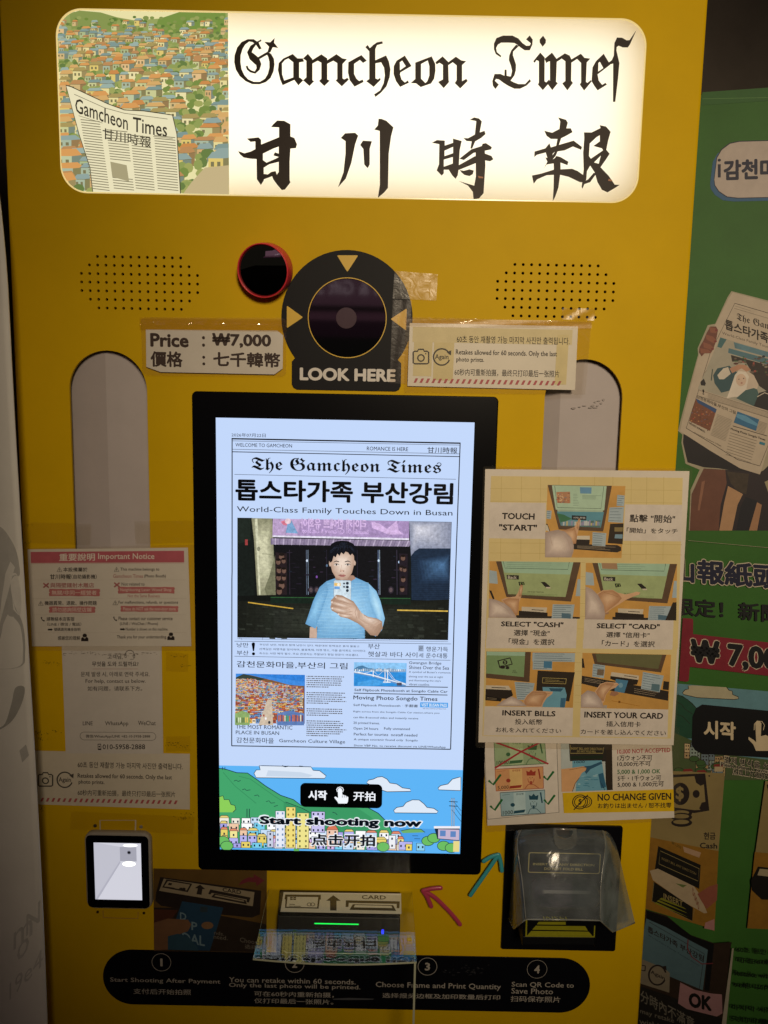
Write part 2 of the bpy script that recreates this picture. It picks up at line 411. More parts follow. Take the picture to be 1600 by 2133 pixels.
SIGNGAP = [
 ([(150,67),(112,67),(72,85),(44,120),(27,170),(25,215),(35,262),(60,303),(98,336),(140,355),(186,356),(228,342),(258,315),(277,272),(283,228),(279,192),(262,162),(245,150),(232,160),(243,182),(250,212),(250,250),(240,290),(222,320),(190,340),(150,340),(115,325),(90,298),(72,260),(65,215),(66,170),(78,130),(95,102),(120,82),(142,86),(160,98),(178,88)],),
 ([(197,68),(172,82),(150,68),(160,96),(185,133),(200,127),(186,100),(182,88),(199,79)],),
 ([(178,182),(240,146),(252,158),(188,194)],),
 ([(284,59),(280,90),(307,123),(272,118),(256,152),(238,150),(248,115),(218,84),(256,87)],),
 ([(400,162),(340,190),(310,220),(305,265),(319,325),(335,362),(410,328),(436,363),(467,331),(453,318),(441,312),(441,216),(472,210),(465,190),(430,190)], [(331,222),(350,200),(372,190),(403,215),(403,312),(345,332),(332,292)]),
 ([(466,190),(497,161),(526,195),(526,330),(537,336),(507,367),(466,330),(487,312),(487,206)],),
 ([(522,203),(583,164),(621,190),(621,325),(637,333),(602,367),(569,335),(583,320),(583,218),(560,205),(524,224)],),
 ([(616,205),(680,163),(718,190),(747,195),(719,226),(719,318),(730,325),(750,314),(759,326),(714,369),(675,332),(685,322),(685,220),(660,205),(619,226)],),
 ([(840,169),(874,205),(850,219),(830,200),(793,225),(793,290),(808,320),(825,335),(848,326),(854,341),(796,371),(765,330),(754,280),(756,215),(800,190)],),
 ([(865,118),(880,104),(894,125),(915,104),(940,87),(974,81),(977,95),(940,105),(929,130),(929,202),(998,171),(1016,210),(1026,260),(1021,310),(1000,370),(965,410),(930,437),(921,421),(960,395),(982,350),(990,300),(985,250),(966,215),(930,222),(930,318),(945,325),(960,314),(963,328),(918,373),(871,336),(890,322),(890,145)],),
 ([(1118,172),(1065,205),(1047,240),(1046,290),(1061,335),(1088,373),(1144,346),(1138,331),(1118,345),(1097,325),(1087,292),(1090,280),(1161,239)], [(1086,215),(1101,204),(1124,240),(1087,266)]),
 ([(1290,177),(1185,217),(1185,322),(1156,348),(1190,350),(1220,374),(1286,351),(1306,320),(1314,270),(1313,225)], [(1222,226),(1265,203),(1275,240),(1275,300),(1262,336),(1250,348),(1222,320)]),
 ([(1314,215),(1360,177),(1396,212),(1399,330),(1402,341),(1367,381),(1331,341),(1362,325),(1362,232),(1340,218),(1322,229)],),
 ([(1392,218),(1445,179),(1480,203),(1511,208),(1485,233),(1485,336),(1512,321),(1521,335),(1473,383),(1438,348),(1450,330),(1450,235),(1425,215),(1396,234)],)]
for g in SIGNGAP: A.poly(g[0], INK, *g[1:])
A.line([(165,92,12),(138,118,24),(122,150,30),(140,180,44),(168,205,46),(182,230,34),(178,258,22),(158,281,14),(130,273,14),(112,258,14),(104,238,12)], 20, INK)
A.build('lettering', sign); A = Art(SP.off(-.0012), .00035, (980, 60, 4.2105))
for g in [
 ([(265,250),(222,222),(206,180),(206,130),(228,82),(285,60),(368,60),(420,85),(455,125),(490,150),(520,148),(530,128),(488,93),(520,59),(546,95),(543,140),(520,189),(475,189),(440,165),(410,140),(385,125),(330,122),(270,122),(240,140),(225,170),(232,205),(271,238)],),
 ([(400,140),(426,150),(375,200),(372,230),(400,315),(398,365),(385,410),(352,455),(318,440),(355,415),(365,370),(355,325),(337,275),(340,235),(358,190)],),
 ([(197,500),(192,460),(211,397),(262,396),(298,412),(300,359),(317,359),(318,412),(355,420),(352,455),(380,470),(420,485),(480,485),(520,442),(531,460),(490,500),(435,526),(385,526),(330,500),(290,475),(250,445),(225,440),(214,456),(249,490),(219,529)],),
 ([(637,61),(662,97),(660,125),(633,158),(607,120),(607,95)],),
 ([(551,285),(612,209),(651,252),(650,460),(665,471),(690,444),(699,465),(635,539),(592,490),(600,470),(600,285),(580,275),(563,299)],),
 ([(650,264),(715,209),(758,268),(751,465),(766,478),(717,539),(678,485),(697,465),(697,285),(680,290),(665,301)],),
 ([(748,268),(828,216),(870,235),(886,270),(883,455),(899,475),(850,541),(805,480),(832,458),(832,285),(800,262),(755,292)],),
 ([(880,272),(968,219),(1000,255),(1051,262),(1020,295),(1013,465),(1025,475),(1056,449),(1063,462),(997,543),(959,490),(970,470),(970,300),(935,265),(886,297)],),
 ([(1168,219),(1100,285),(1070,340),(1062,460),(1085,500),(1115,541),(1196,490),(1185,474),(1155,492),(1125,455),(1115,400),(1226,315)], [(1122,300),(1135,290),(1165,345),(1120,376)]),
 ([(1251,305),(1213,317),(1207,300),(1240,275),(1257,235),(1262,125),(1285,77),(1330,79),(1370,102),(1395,100),(1456,10),(1400,135),(1380,164),(1335,164),(1300,149),(1283,160),(1280,190),(1306,300),(1295,430),(1270,641),(1250,641)],)]:
    A.poly(g[0], INK, *g[1:])
A.build('lettering', sign); A = Art(SP.off(-.0012), .00035, (480, 60, 3.077))
A.poly([(300,588),(345,590),(385,612),(385,690),(410,700),(427,740),(420,765),(385,768),(380,850),(380,970),(385,985),(350,1030),(330,1034),(300,1000),(275,965),(268,945),(215,965),(213,975),(196,1001),(170,965),(168,835),(130,833),(85,825),(62,805),(50,784),(90,798),(130,787),(160,772),(160,722),(130,725),(106,704),(180,696),(197,712),(197,742),(312,695),(312,632),(261,630),(275,612)], INK,
   [(209,800),(275,768),(310,755),(310,800),(285,792),(276,812),(310,822),(292,832),(232,858),(209,842)], [(214,890),(250,868),(310,853),(310,918),(298,936),(290,912),(262,918),(240,934),(214,930)])
A.build('lettering', sign); A = Art(SP.off(-.0012), .00035, (480, 60, 3.077))
A.poly([(708,700),(735,670),(800,667),(819,685),(800,740),(775,860),(740,960),(690,1016),(725,920),(738,800),(738,720)], INK)
A.poly([(832,745),(850,717),(907,721),(893,770),(893,870),(880,894),(858,870),(852,770)], INK)
A.poly([(922,646),(945,620),(950,577),(970,578),(1000,590),(1045,632),(1030,690),(1015,800),(1010,1020),(985,1050),(945,1084),(958,1000),(957,655)], INK)
A.build('lettering', sign); A = Art(SP.off(-.0012), .00035, (880, 230, 3.478))
A.poly([(68,235),(105,215),(162,219),(162,255),(222,235),(221,204),(285,222),(280,242),(270,290),(262,430),(256,470),(240,496),(215,470),(190,430),(155,430),(155,455),(140,473),(103,435),(120,390),(122,245)], INK,
   [(160,292),(222,264),(222,310),(160,332)], [(155,357),(220,338),(220,385),(155,408)])
A.poly([(343,68),(375,51),(410,59),(430,80),(415,160),(450,148),(457,172),(425,200),(382,225),(360,278),(348,275),(357,225),(320,222),(296,200),(330,202),(380,175),(390,78)], INK)
A.poly([(268,350),(355,282),(430,258),(435,242),(460,237),(503,266),(497,283),(440,295),(370,308),(300,360)], INK)
A.poly([(258,400),(375,335),(440,308),(500,330),(514,354),(490,369),(440,360),(380,385),(263,432)], INK)
A.poly([(385,285),(452,285),(456,400),(443,600),(410,638),(370,645),(365,590),(330,545),(263,512),(375,545),(387,480)], INK)
A.poly([(270,432),(300,438),(340,427),(372,436),(365,462),(340,476),(305,468),(285,452)], INK)
A.poly([(402,474),(440,482),(440,492),(408,490)], M('b07a5a'))
A.build('lettering', sign); A = Art(SP.off(-.0012), .00035, (880, 230, 3.478))
A.poly([(983,51),(1040,68),(1053,90),(1042,130),(1075,130),(1087,158),(1040,185),(1005,202),(985,262),(968,262),(978,207),(930,207),(900,185),(883,148),(940,162),(992,135),(998,80)], INK)
A.poly([(810,338),(812,298),(890,275),(920,238),(930,268),(1040,235),(1095,219),(1156,265),(1150,286),(1090,262),(1030,290),(960,300),(945,312),(940,340),(925,352),(905,345),(893,305),(830,322)], INK)
A.poly([(992,268),(965,330),(935,365),(925,350),(960,300)], INK)
A.poly([(880,420),(905,372),(890,340),(940,357),(960,345),(970,330),(1000,338),(1058,372),(1050,397),(1000,378),(945,385),(900,392)], INK)
A.poly([(793,472),(860,458),(950,430),(1040,425),(1085,423),(1125,440),(1168,470),(1168,522),(1140,520),(1060,482),(990,465),(900,470),(830,500),(806,532)], INK)
A.poly([(950,375),(1000,370),(1001,440),(985,560),(960,630),(944,657),(950,560),(952,440)], INK)
A.poly([(1170,159),(1225,160),(1290,128),(1284,107),(1330,117),(1363,155),(1345,220),(1332,285),(1356,315),(1325,362),(1290,412),(1350,475),(1393,538),(1428,540),(1385,568),(1340,594),(1300,575),(1268,520),(1248,450),(1215,400),(1192,440),(1187,500),(1160,567),(1153,556),(1168,430),(1164,310),(1172,200)], INK,
   [(1212,240),(1260,195),(1285,180),(1285,225),(1238,258),(1300,275),(1308,290),(1220,350),(1206,330)], [(1243,377),(1292,328),(1277,387)])
A.poly([(1243,450),(1257,462),(1215,520),(1172,535),(1165,518),(1200,500)], INK)
A.poly([(1350,495),(1375,505),(1372,514),(1345,510)], M('b07a5a'))
A.build('lettering', sign)

# picture on the sign's left end: hillside village and a newspaper
B = Art(SP.off(-.0012), .00035, (0, 0, 2)); B.STEP = 6e-7
x0p, y0p = 240, 40
def signpic():
    a0, b0 = sign_a[0]+.0015, sign_a[1]+.0015; a1 = FRONT.at(476, 210)[0]; b1 = sign_a[3]-.0015; r = .028
    lo = [(a1, b1)]
    for cx, cy, t0 in ((a0+r, b1-r, 90), (a0+r, b0+r, 180)):
        for k in range(9): lo.append((cx+r*math.cos(R(t0+90*k/8)), cy+r*math.sin(R(t0+90*k/8))))
    return lo+[(a1, b0)], r, a0, b0, b1
lo, r_, a0_, b0_, b1_ = signpic()
def inside(px, py):   # keep drawn houses off the rounded corners
    a, b = FRONT.at(px, py)
    for cy, sg in ((b1_-r_, 1), (b0_+r_, -1)):
        if a < a0_+r_ and (b-cy)*sg > 0 and math.hypot(a-a0_-r_, b-cy) > r_-.001: return False
    return a > a0_+.001 and b0_+.001 < b < b1_-.001
CLIP = ccw(lo)
B.clip = CLIP
rawline = B.line
def cline(pts, w, m, closed=False):
    if all(inside(p[0]/2, p[1]/2) and p[0] < 950 for p in pts): rawline(pts, w, m, closed)
B.line = cline
B.loops2([lo], E('e8dfa6', 1.0, sample=True))
B.poly([(262,82),(300,48),(420,60),(560,85),(700,75),(800,52),(950,52),(950,300),(240,300),(240,110)], E('9aa560', .95))
B.poly([(330,44),(420,52),(520,82),(600,100),(600,130),(300,130),(290,60)], E('8a9852', .95))
B.poly([(660,80),(760,46),(940,50),(940,140),(640,140)], E('7a9444', .95))
for _ in range(90):
    x = random.uniform(270, 930); y = random.uniform(70, 150); rr_ = random.uniform(5, 13)
    if inside(x/2-6, y/2-6) and inside(x/2+6, y/2+6): B.ell(x, y, rr_, rr_*.7, E(random.choice(['738a3e', '86954f', '5f7a38', '9aa35c']), .95), 9)
roofs = ['c98a4c', 'd59a58', '8fa39c', '7f968f', 'b98a58', 'd3a868', '9aaea2', 'a8955a']
walls = ['e3d595', 'd6c184', 'dcc470', 'bcc39c', 'cfb37c', 'dfbb86', 'a8b69c', 'e8dca6', 'd2ab74', 'acb888', 'c8c890']
rows = []
y = 100
while y < 810:
    rows.append(y); y += 11+(y-96)*.032
line_ = E('7a7048', .7)
for y in rows:
    sc = .55+(y-96)/560; x = 236+random.uniform(0, 20)
    while x < 950:
        w, h = random.uniform(36, 66)*sc, random.uniform(26, 44)*sc; y0r = y; y = y+random.uniform(-9, 9)*sc
        if y > 140-.00012*(x-600)**2*.3 or random.random() < .35:
            if random.random() < .30:
                for _ in range(3): B.ell(x+random.uniform(0, w), y-random.uniform(0, h*.5), w*.28, h*.32, E(random.choice(['7b8f46', '93a058', '6a8044', 'a3a85f']), .95), 8)
            else:
                wc = E(random.choice(walls), 1.02); dk = E(random.choice(['a08f5e', '8b8458', '9a7d52', '7f8d7c']), .95)
                B.poly([(x, y-h*.6), (x+w*.62, y-h*.6), (x+w*.62, y+h*.38), (x, y+h*.4)], wc)
                B.poly([(x+w*.62, y-h*.6), (x+w, y-h*.66), (x+w, y+h*.25), (x+w*.62, y+h*.38)], dk)
                B.poly([(x-w*.05, y-h*.56), (x+w*.16, y-h*.95), (x+w*.8, y-h*1.0), (x+w*1.04, y-h*.62), (x+w*.62, y-h*.55)], E(random.choice(roofs), 1.02))
                B.line([(x-w*.05, y-h*.56), (x+w*.62, y-h*.55), (x+w*1.04, y-h*.62)], 1.6, line_)
                for q in range(random.choice((1, 2, 2))): B.rect(x+w*(.1+.27*q), y-h*.35, x+w*(.24+.27*q), y-h*.05, E('8f8860', .75))
        y = y0r; x += w*random.uniform(.80, 1.10)
B.poly([(855,700),(955,690),(955,815),(760,815),(800,760)], E('cdb98a', .9))
B.poly([(276,355),(300,362),(450,432),(520,458),(600,462),(722,480),(740,560),(756,812),(388,806),(376,700),(330,560)], E('5b5238', .5))
B.poly([(279,360),(300,366),(450,436),(520,462),(600,466),(719,483),(737,560),(752,811),(391,805),(379,700),(333,560)], E('efe6bf', .95))
T_ = E('4a4334', .55); T2_ = E('8d8568', .75)
for ch, x, y, hh in zip('Gamcheon Times', (315,356,389,432,460,488,514,542,0,568,0,0,0,0), (412,440,455,468,470,478,492,500,0,500,0,0,0,0), ()): pass
B.tmid('Gamcheon', (316,440), (535,515), 62, T_, bold=1.5)
B.tmid('Times', (556,520), (698,543), 62, T_, bold=1.5)
B.tmid('甘川時報', (430,557), (632,597), 46, T_, bold=1.5)
B.line([(312,395),(440,452),(520,474),(700,498)], 2.5, T2_); B.line([(330,484),(430,515)], 2, T2_); B.line([(640,570),(722,580)], 2, T2_)
for cx0, cx1, sx in ((338,418,.30), (440,528,.30), (540,622,.2), (640,728,.15)):
    y = 500+(cx0-338)*.22+ (20 if cx0 > 400 and cx0 < 640 else 0)
    while y < 792:
        dx = (y-500)*.16*(1-(cx0-338)/520)
        if not (cx0 in (440,) and 665 < y < 740): B.line([(cx0+dx, y), (cx1+dx*.9, y+9)], 3.2, T2_)
        y += 11
B.poly([(462,675),(530,690),(540,758),(470,738)], E('b9ae86', .8))
B.line([(424,530),(446,800)], 1.8, T2_); B.line([(532,560),(545,806)], 1.8, T2_); B.line([(630,590),(640,808)], 1.8, T2_)
B.build('village_picture', sign)
# ================================================================ touch screen
sb = MB(); sb.plate(FRONT, [rr(*scr_bez, .006, 5)], .0002, .004, M('06070b', rough=.22, spec=.22, var=0), bev=.0015)
screen = sb.build('touch_screen', booth)
SCR = FRONT.off(.004)
BGC = E('c3d8fb', 1.0, sample=True)
d = MB(); a0, b0, a1, b1 = scr_lit
d.add([SCR.world(*q, .0002) for q in ((a0, b0), (a1, b0), (a1, b1), (a0, b1))], [(0, 1, 2, 3)], BGC)
disp = d.build('lit_display', screen)
K = M('0b0e18', rough=.25, spec=.3, var=0)
S5 = (400, 800, 2.4615); S6 = (400, 1320, 2.4615)
A = Art(SCR, .0004, S5)
for p, q, w_ in (((203,280),(1377,303),7), ((208,291),(1373,313),2), ((206,334),(1373,358),2), ((206,347),(1373,372),4), ((218,463),(1353,488),2)): A.line([p, q], w_, K)
A.line([(206,278),(206,960),(205,1000)], 5, K); A.line([(1375,302),(1350,1000)], 5, K)
A.line([(205,1000),(204,1854)], 5, K); A.line([(1350,1000),(1326,1872)], 5, K)
A.text('2026年07月22日', 203, 250, 378, 273, K)
A.text('WELCOME TO GAMCHEON', 223, 302, 513, 326, K, .5); A.text('ROMANCE IS HERE', 897, 320, 1108, 344, K, .5)
A.text('甘川時報', 1207, 322, 1360, 356, K, .8)
A.text(FRK('The Gamcheon Times'), 305, 373, 1277, 474, K, res=4)
A.text('톱스타가족 부산강림', 222, 486, 1338, 619, K, 5, res=3)
A.text('World-Class Family Touches Down in Busan', 230, 626, 1335, 683, K, 0, res=3)
A.c(*S6)
for p, q, w_ in (((218,38),(1328,52),2), ((218,115),(1325,136),2), ((203,574),(1326,592),5), ((830,266),(1312,274),4), ((830,304),(1310,314),4)): A.line([p, q], w_, K)
for t in (('낭만',230,45,290,70), ('부산',230,85,290,110), ('부산은 낭만, 바람과 함께 낭만이 깊다. 해운대와 동백섬은 붉게 물들고',347,50,858,70),
  ('산책길은 여행객을 맞이하며, 불꽃축제, 야경 명소, 가을 음악회도 이어진다.',345,72,892,94), ('숙소는 사전 예약 필수, 주요 관광지는 주말보다 평일 방문이 여유롭다.',345,94,855,115),
  ('부산',903,50,963,78), ('햇살과 바다 사이',903,90,1155,122), ('운',1163,62,1185,84), ('세',1163,98,1185,122), ('행운가득',1200,65,1312,92), ('운수대통',1200,98,1310,126),
  ('THE MOST ROMANTIC',225,465,515,491), ('PLACE IN BUSAN',225,495,447,518), ('감천문화마을',228,530,420,562), ('Gamcheon Culture Village',447,538,785,567),
  ('Gwangan Bridge',1113,140,1278,162), ('Shines Over the Sea',1113,162,1318,184), ("A symbol of Busan's romance",1112,190,1325,206), ('shining over the sea at night',1112,213,1287,229),
  ("and illuminating the city's",1112,233,1275,248), ('vibrant coastline.',1112,252,1218,266)):
    A.text(*t, K, .3)
A.rect(1161, 58, 1187, 90, E('9fb0cc')); A.text('운', 1163, 62, 1185, 84, K)
A.text('감천문화마을,부산의 그림', 230, 138, 797, 183, K, .8)
A.poly([(306,50),(312,44),(320,44),(324,50),(319,88),(313,88)], K); A.disc(316, 102, 8, K)
for t in (('Self Flipbook Photobooth at Songdo Cable Car',833,280,1310,306), ('Moving Photo Songdo Times',828,315,1258,350), ('Self Flipbook Photobooth · 手翻書',828,356,1158,379),
  ('Right across from the Songdo Cable Car station,where you',828,393,1268,412), ('can film 8-second video and instantly receive',828,422,1160,441), ('20 printed frames.',828,449,963,467),
  ('Open 24 hours',828,477,955,496), ('Fully unmanned',985,478,1117,497), ('Perfect for tourists  nostaff needed',830,506,1155,526), ('A unique souvenir found only  Songdo',830,534,1157,554), ('Show VBP No. to receive discount via LINE/WhatsApp',830,566,1300,588)):
    A.text(*t, K, 1.6 if 'Moving' in t[0] or ' at ' in t[0] else 1.0)
A.rect(1170, 350, 1312, 378, E('4aa0e8')); A.text('VISIT BUSAN PASS', 1176, 355, 1306, 374, E('e9f4ff'), 2); A.text('VBP DISCOUNTED ATTRACTION', 1183, 380, 1302, 387, K)
y = 212
for k in range(30):
    if k in (6, 7, 14, 15, 20, 21): y += 9.6; continue
    A.squiggle(588, y+2.5, 700+random.uniform(60, 97) if k not in (5, 13, 19, 29) else 700, y+7.5, M('8a96b0', var=0), seed=k); y += 10.6
A.build('newspaper_lettering', disp)

# ---- photograph of a person on the front page
G = Art(SCR, .0004, S5)
def e(h): return EP(h)
G.rect(233, 686, 1313, 1312, e('0f1413'))
G.poly([(233,685),(310,686),(322,1090),(233,1100)], e('131a17'))
G.poly([(233,690),(300,690),(300,800),(233,820)], e('1d2620')); G.rect(272,796,286,826,e('a04040'))
G.soft([(305,687),(412,689),(416,780),(428,1090),(335,1085),(318,800)], '8d8c70', 'cbc9a8', 365, 850, e, 7, .4)
G.poly([(322,690),(336,690),(352,1080),(344,1082),(330,820)], e('d2d1b2'))
G.poly([(432,850),(420,900),(395,990),(372,1050),(385,1088),(432,1088)], e('74745a')); G.line([(360,870),(420,874)], 3, e('8d8c70')); G.ell(342,845,8,12,e('8c8c74'))
G.poly([(415,690),(1113,703),(1113,790),(413,775)], e('a98fbd'))
G.poly([(415,690),(560,692),(540,776),(413,772)], e('bda3cb'))
G.poly([(470,695),(510,700),(530,740),(545,766),(480,762),(488,730)], e('7aa3cc')); G.poly([(455,705),(478,697),(490,725),(468,722)], e('d9788e')); G.ell(492,703,16,14,e('e6c9d2'))
G.text('리어캐 한예쁘 유화아', 892, 692, 556, 740, e('d7b9e4'), 4); G.text('Beautiful Oil Caricature & Gift Shop', 905, 746, 565, 770, e('d5b6e6'), .6)
G.poly([(920,705),(960,715),(1000,742),(1050,700),(1060,750),(1085,770),(1010,772),(960,752),(925,738)], e('d3b4e0'))
G.poly([(413,775),(1113,790),(1113,800),(413,784)], e('e4def0')); G.poly([(404,790),(1128,803),(1114,833),(404,822)], e('8f819c'))
for k in range(34): G.poly([(404+k*21.3,790+k*.38),(411+k*21.3,790+k*.38),(409+k*20.9,823+k*.3),(404+k*20.9,823+k*.3)], e('b9abc4' if k % 2 else '7b6f8a'))
G.poly([(425,824),(1118,836),(1112,1092),(430,1086)], e('0e0f13'))
for x, w_, c_ in ((500,4,'2d2531'), (587,5,'4c5667'), (595,2,'8ea2b8'), (690,3,'262331'), (847,3,'252231'), (955,6,'51607a'), (962,2,'a9bccc'), (1050,4,'35303f')): G.line([(x,850),(x+2,1080)], w_, e(c_))
for k in range(46): G.rect(random.uniform(500,1040), random.uniform(860,1070), 0, 0, e('141019')) if 0 else G.ell(random.uniform(495,1050), random.uniform(855,1075), random.uniform(3,20), random.uniform(1,4), e(random.choice(['1f1a26','2a2432','241e2c','191f2b','33283a'])), 8)
for x, y, c_ in ((480,902,'cfe8ff'), (1062,912,'bcd6f5'), (692,930,'566d86'), (640,988,'7c4ea0'), (590,905,'d6e6f8'), (957,905,'cfe4f8')): G.ell(x,y,5,7,e(c_),10)
G.poly([(428,862),(487,868),(487,1080),(430,1078)], e('241a1e')); G.poly([(1062,868),(1106,870),(1104,1080),(1064,1080)], e('211a22'))
for x, y, r1 in ((460,885,20),(443,910,17),(470,905,15),(447,952,18),(472,955,16),(445,990,18),(472,992,15),(460,1030,22),(448,1060,20),(1082,890,16),(1075,945,15),(1090,950,14),(1083,1000,16),(1078,1050,16)):
    G.ell(x,y,r1,r1*1.05,e('2b1d1c'),14); G.ell(x,y+r1*.15,r1*.68,r1*.8,e('6f5448'),12); G.ell(x,y-r1*.6,r1*.7,r1*.4,e('17110f'),10)
for x in (610,640,1020): G.ell(x,1055,15,19,e('2c2630'),12); G.ell(x,1055,9,12,e('5b4d50'),10)
G.soft([(1113,703),(1329,708),(1326,842),(1165,842),(1140,858),(1123,882)], '8d93a8', 'd3d3de', 1160, 740, e, 9, .15)
G.poly([(1123,882),(1140,858),(1165,842),(1326,842),(1316,1112),(1126,1106)], e('1c2c40'))
for k in range(22): G.line([(1124,890+k*10),(1322,880+k*10.4)], 2, e('152233'))
G.soft([(1150,900),(1322,870),(1320,1020),(1170,1020)], '1e3046', '4d739b', 1290, 925, e, 9, .1)
G.soft([(233,1098),(440,1088),(1120,1112),(1316,1104),(1312,1312),(233,1298)], '161914', '34382f', 700, 1240, e, 9, .2)
G.poly([(233,1085),(440,1080),(400,1110),(233,1112)], e('0c100e'))
for k in range(11): G.line([(233,1125+k*k*1.4+k*4),(1313,1140+k*k*1.4+k*4)], 1.6, e('171a16'))
for k in range(150):
    y = 1130+random.random()**.7*170; x = random.uniform(240,1290); G.line([(x,y),(x+random.uniform(-6,8),y+12)], 1.5, e('1a1d18'))
for k in range(60): x, y = random.uniform(240,1290), random.uniform(1130,1300); G.poly([(x,y),(x+30,y+1),(x+32,y+9),(x+2,y+8)], e(random.choice(['2c3029','30342c','21251f'])))
G.poly([(402,1090),(1120,1098),(1122,1130),(404,1122)], e('13231a')); G.line([(404,1092),(1120,1098)], 4, e('2f5c34'))
G.line([(288,1118),(520,1150)], 6, e('c9a23e')); G.line([(1052,1158),(1312,1163)], 7, e('d6b24e'))
def es(h): return EP(h, 1.0, .10)
SK, SK2, SK3 = es('e3cdbb'), es('c9ab97'), es('a98572')
G.poly([(605,1245),(640,1240),(642,1301),(603,1300)], SK2)
SHIRT = [(742,992),(690,1010),(655,1040),(622,1110),(582,1228),(634,1253),(645,1225),(640,1301),(886,1303),(885,1210),(906,1272),(942,1293),(974,1260),(989,1200),(966,1110),(945,1060),(905,1020),(838,990)]
G.soft(SHIRT, '6ea6d0', '9fd0f0', 790, 1150, es, 10, .3)
G.soft([(655,1040),(690,1012),(700,1060),(660,1180),(640,1230),(634,1253),(582,1228),(622,1110)], '6ba2cc', '8fc6ea', 635, 1150, es, 6)
G.soft([(905,1020),(945,1060),(966,1110),(989,1200),(974,1260),(950,1200),(915,1120)], '8cc0e4', 'b4def4', 950, 1140, es, 5)
for k in range(34):
    y = 1018+k*8.6; x0, x1 = 690-max(0,30-k*2)*0-min(k,12)*4+ (0 if k < 12 else 0), 905-(0 if k < 10 else 16)
    G.line([(max(x0,642),y+3),(740,y+7),(820,y+6),(x1,y-1)], 1.2, es('86b8de' if k % 2 else 'a8d4ee'))
G.poly([(735,975),(828,980),(840,995),(795,1022),(735,1000)], SK3)
G.soft([(712,885),(712,930),(720,962),(737,990),(768,1004),(797,998),(820,968),(830,930),(834,890),(825,860),(770,845),(725,858)], 'bd9d88', 'ead6c6', 772, 915, es, 12, .3)
G.ell(709,918,6,16,SK2); G.ell(835,915,5,14,SK2)

G.poly([(707,915),(701,880),(703,845),(715,818),(738,806),(770,801),(802,805),(828,818),(843,842),(847,880),(840,912),(832,900),(831,880),(822,868),(812,878),(800,862),(788,858),(778,872),(766,862),(757,880),(746,868),(737,888),(727,880),(719,908)], e('0a0d15'))
for q in ([(730,845),(750,832),(775,834)], [(785,832),(808,836),(824,850)], [(715,865),(728,850)]): G.line(q, 2.5, e('232a3a'))
for k in range(70):
    u = random.uniform(0, 1); x = 708+132*u; top = 806+26*abs(2*u-1)**2.2; x0 = 775+(x-775)*random.uniform(.2,.8); y1 = random.uniform(top+24, 866)
    G.line([(x0, top+random.uniform(2,10)), ((x0+x)/2+random.uniform(-4,4), (top+y1)/2-6), (x, y1)], 1.5, e(random.choice(['05070c','141b28','1b2332','090c13','232b3b'])))
G.line([(726,912,2),(740,906,5),(755,910,4)], 4, e('2a2220')); G.line([(784,910,4),(800,906,5),(815,912,2)], 4, e('2a2220'))
G.ell(741,925,12,4.2,e('f1e6dd')); G.ell(741,925,4.6,4.2,e('1b1412')); G.line([(728,924),(740,919),(755,924)], 2.6, e('2a1f1c'))
G.ell(799,925,12,4.2,e('f1e6dd')); G.ell(799,925,4.6,4.2,e('1b1412')); G.line([(785,924),(799,919),(813,925)], 2.6, e('2a1f1c'))
G.line([(768,925),(764,948),(760,954)], 2, e('c4a38f')); G.ell(770,956,13,5,e('cfae9a')); G.ell(763,958,3,2,e('7b5446')); G.ell(777,958,3,2,e('7b5446'))
G.poly([(750,978),(762,974),(770,976),(778,974),(790,979),(778,988),(764,988)], e('b5766f')); G.line([(750,979),(770,981),(790,980)], 1.6, e('7a453f')); G.ell(770,993,10,2,SK2)
G.rrect(727, 1003, 816, 1118, 9, e('cfe0ea')); G.rrect(727, 1003, 816, 1118, 9, e('8b9fb0'), 2)
G.rect(730,1018,762,1034,e('e7bd6a')); G.rect(730,1036,758,1050,e('6b9fd8')); G.ell(752,1026,7,8,e('f6ead0')); G.rect(732,1098,750,1112,e('e6e0d0'))
for x, y, r1 in ((797,1020,7.5),(797,1039,7.5),(797,1057,7.5),(780,1021,5),(780,1038,4.5)): G.ell(x,y,r1,r1,e('101720'),14); G.ell(x-1,y-1,r1*.4,r1*.4,e('3a4d63'),8)
G.soft([(733,1086),(742,1078),(770,1082),(800,1098),(828,1112),(848,1140),(868,1172),(905,1192),(948,1200),(975,1215),(978,1250),(950,1290),(915,1285),(880,1248),(850,1225),(800,1200),(762,1192),(746,1175),(718,1160),(710,1142),(716,1122),(712,1108),(722,1098)], 'a88771', 'd9bda9', 850, 1180, es, 8, .3)
for q in ([(735,1088),(770,1090),(805,1106),(832,1124),(806,1124),(770,1110),(738,1100)], [(714,1112),(748,1118),(790,1130),(826,1142),(790,1146),(745,1134),(714,1124)], [(714,1142),(745,1146),(790,1156),(830,1166),(790,1172),(745,1166),(718,1154)], [(748,1174),(790,1180),(836,1188),(800,1196),(762,1190)], [(846,1142),(868,1175),(905,1196),(950,1204),(972,1220),(940,1240),(890,1225),(850,1200)]): G.soft(q, 'c4a590', 'e6d1c1', sum(p[0] for p in q)/len(q), sum(p[1] for p in q)/len(q), es, 4)
for q in ([(716,1106),(760,1112),(810,1126)], [(714,1134),(760,1142),(812,1154)], [(730,1166),(775,1174),(825,1182)], [(846,1140),(836,1168),(846,1200)]): G.line(q, 2, SK3)
for x, y in ((738,1090),(718,1116),(720,1148),(752,1178)): G.ell(x,y,5,4,e('efdcd0'),10)
pp = G.build('front_page_photo', disp)

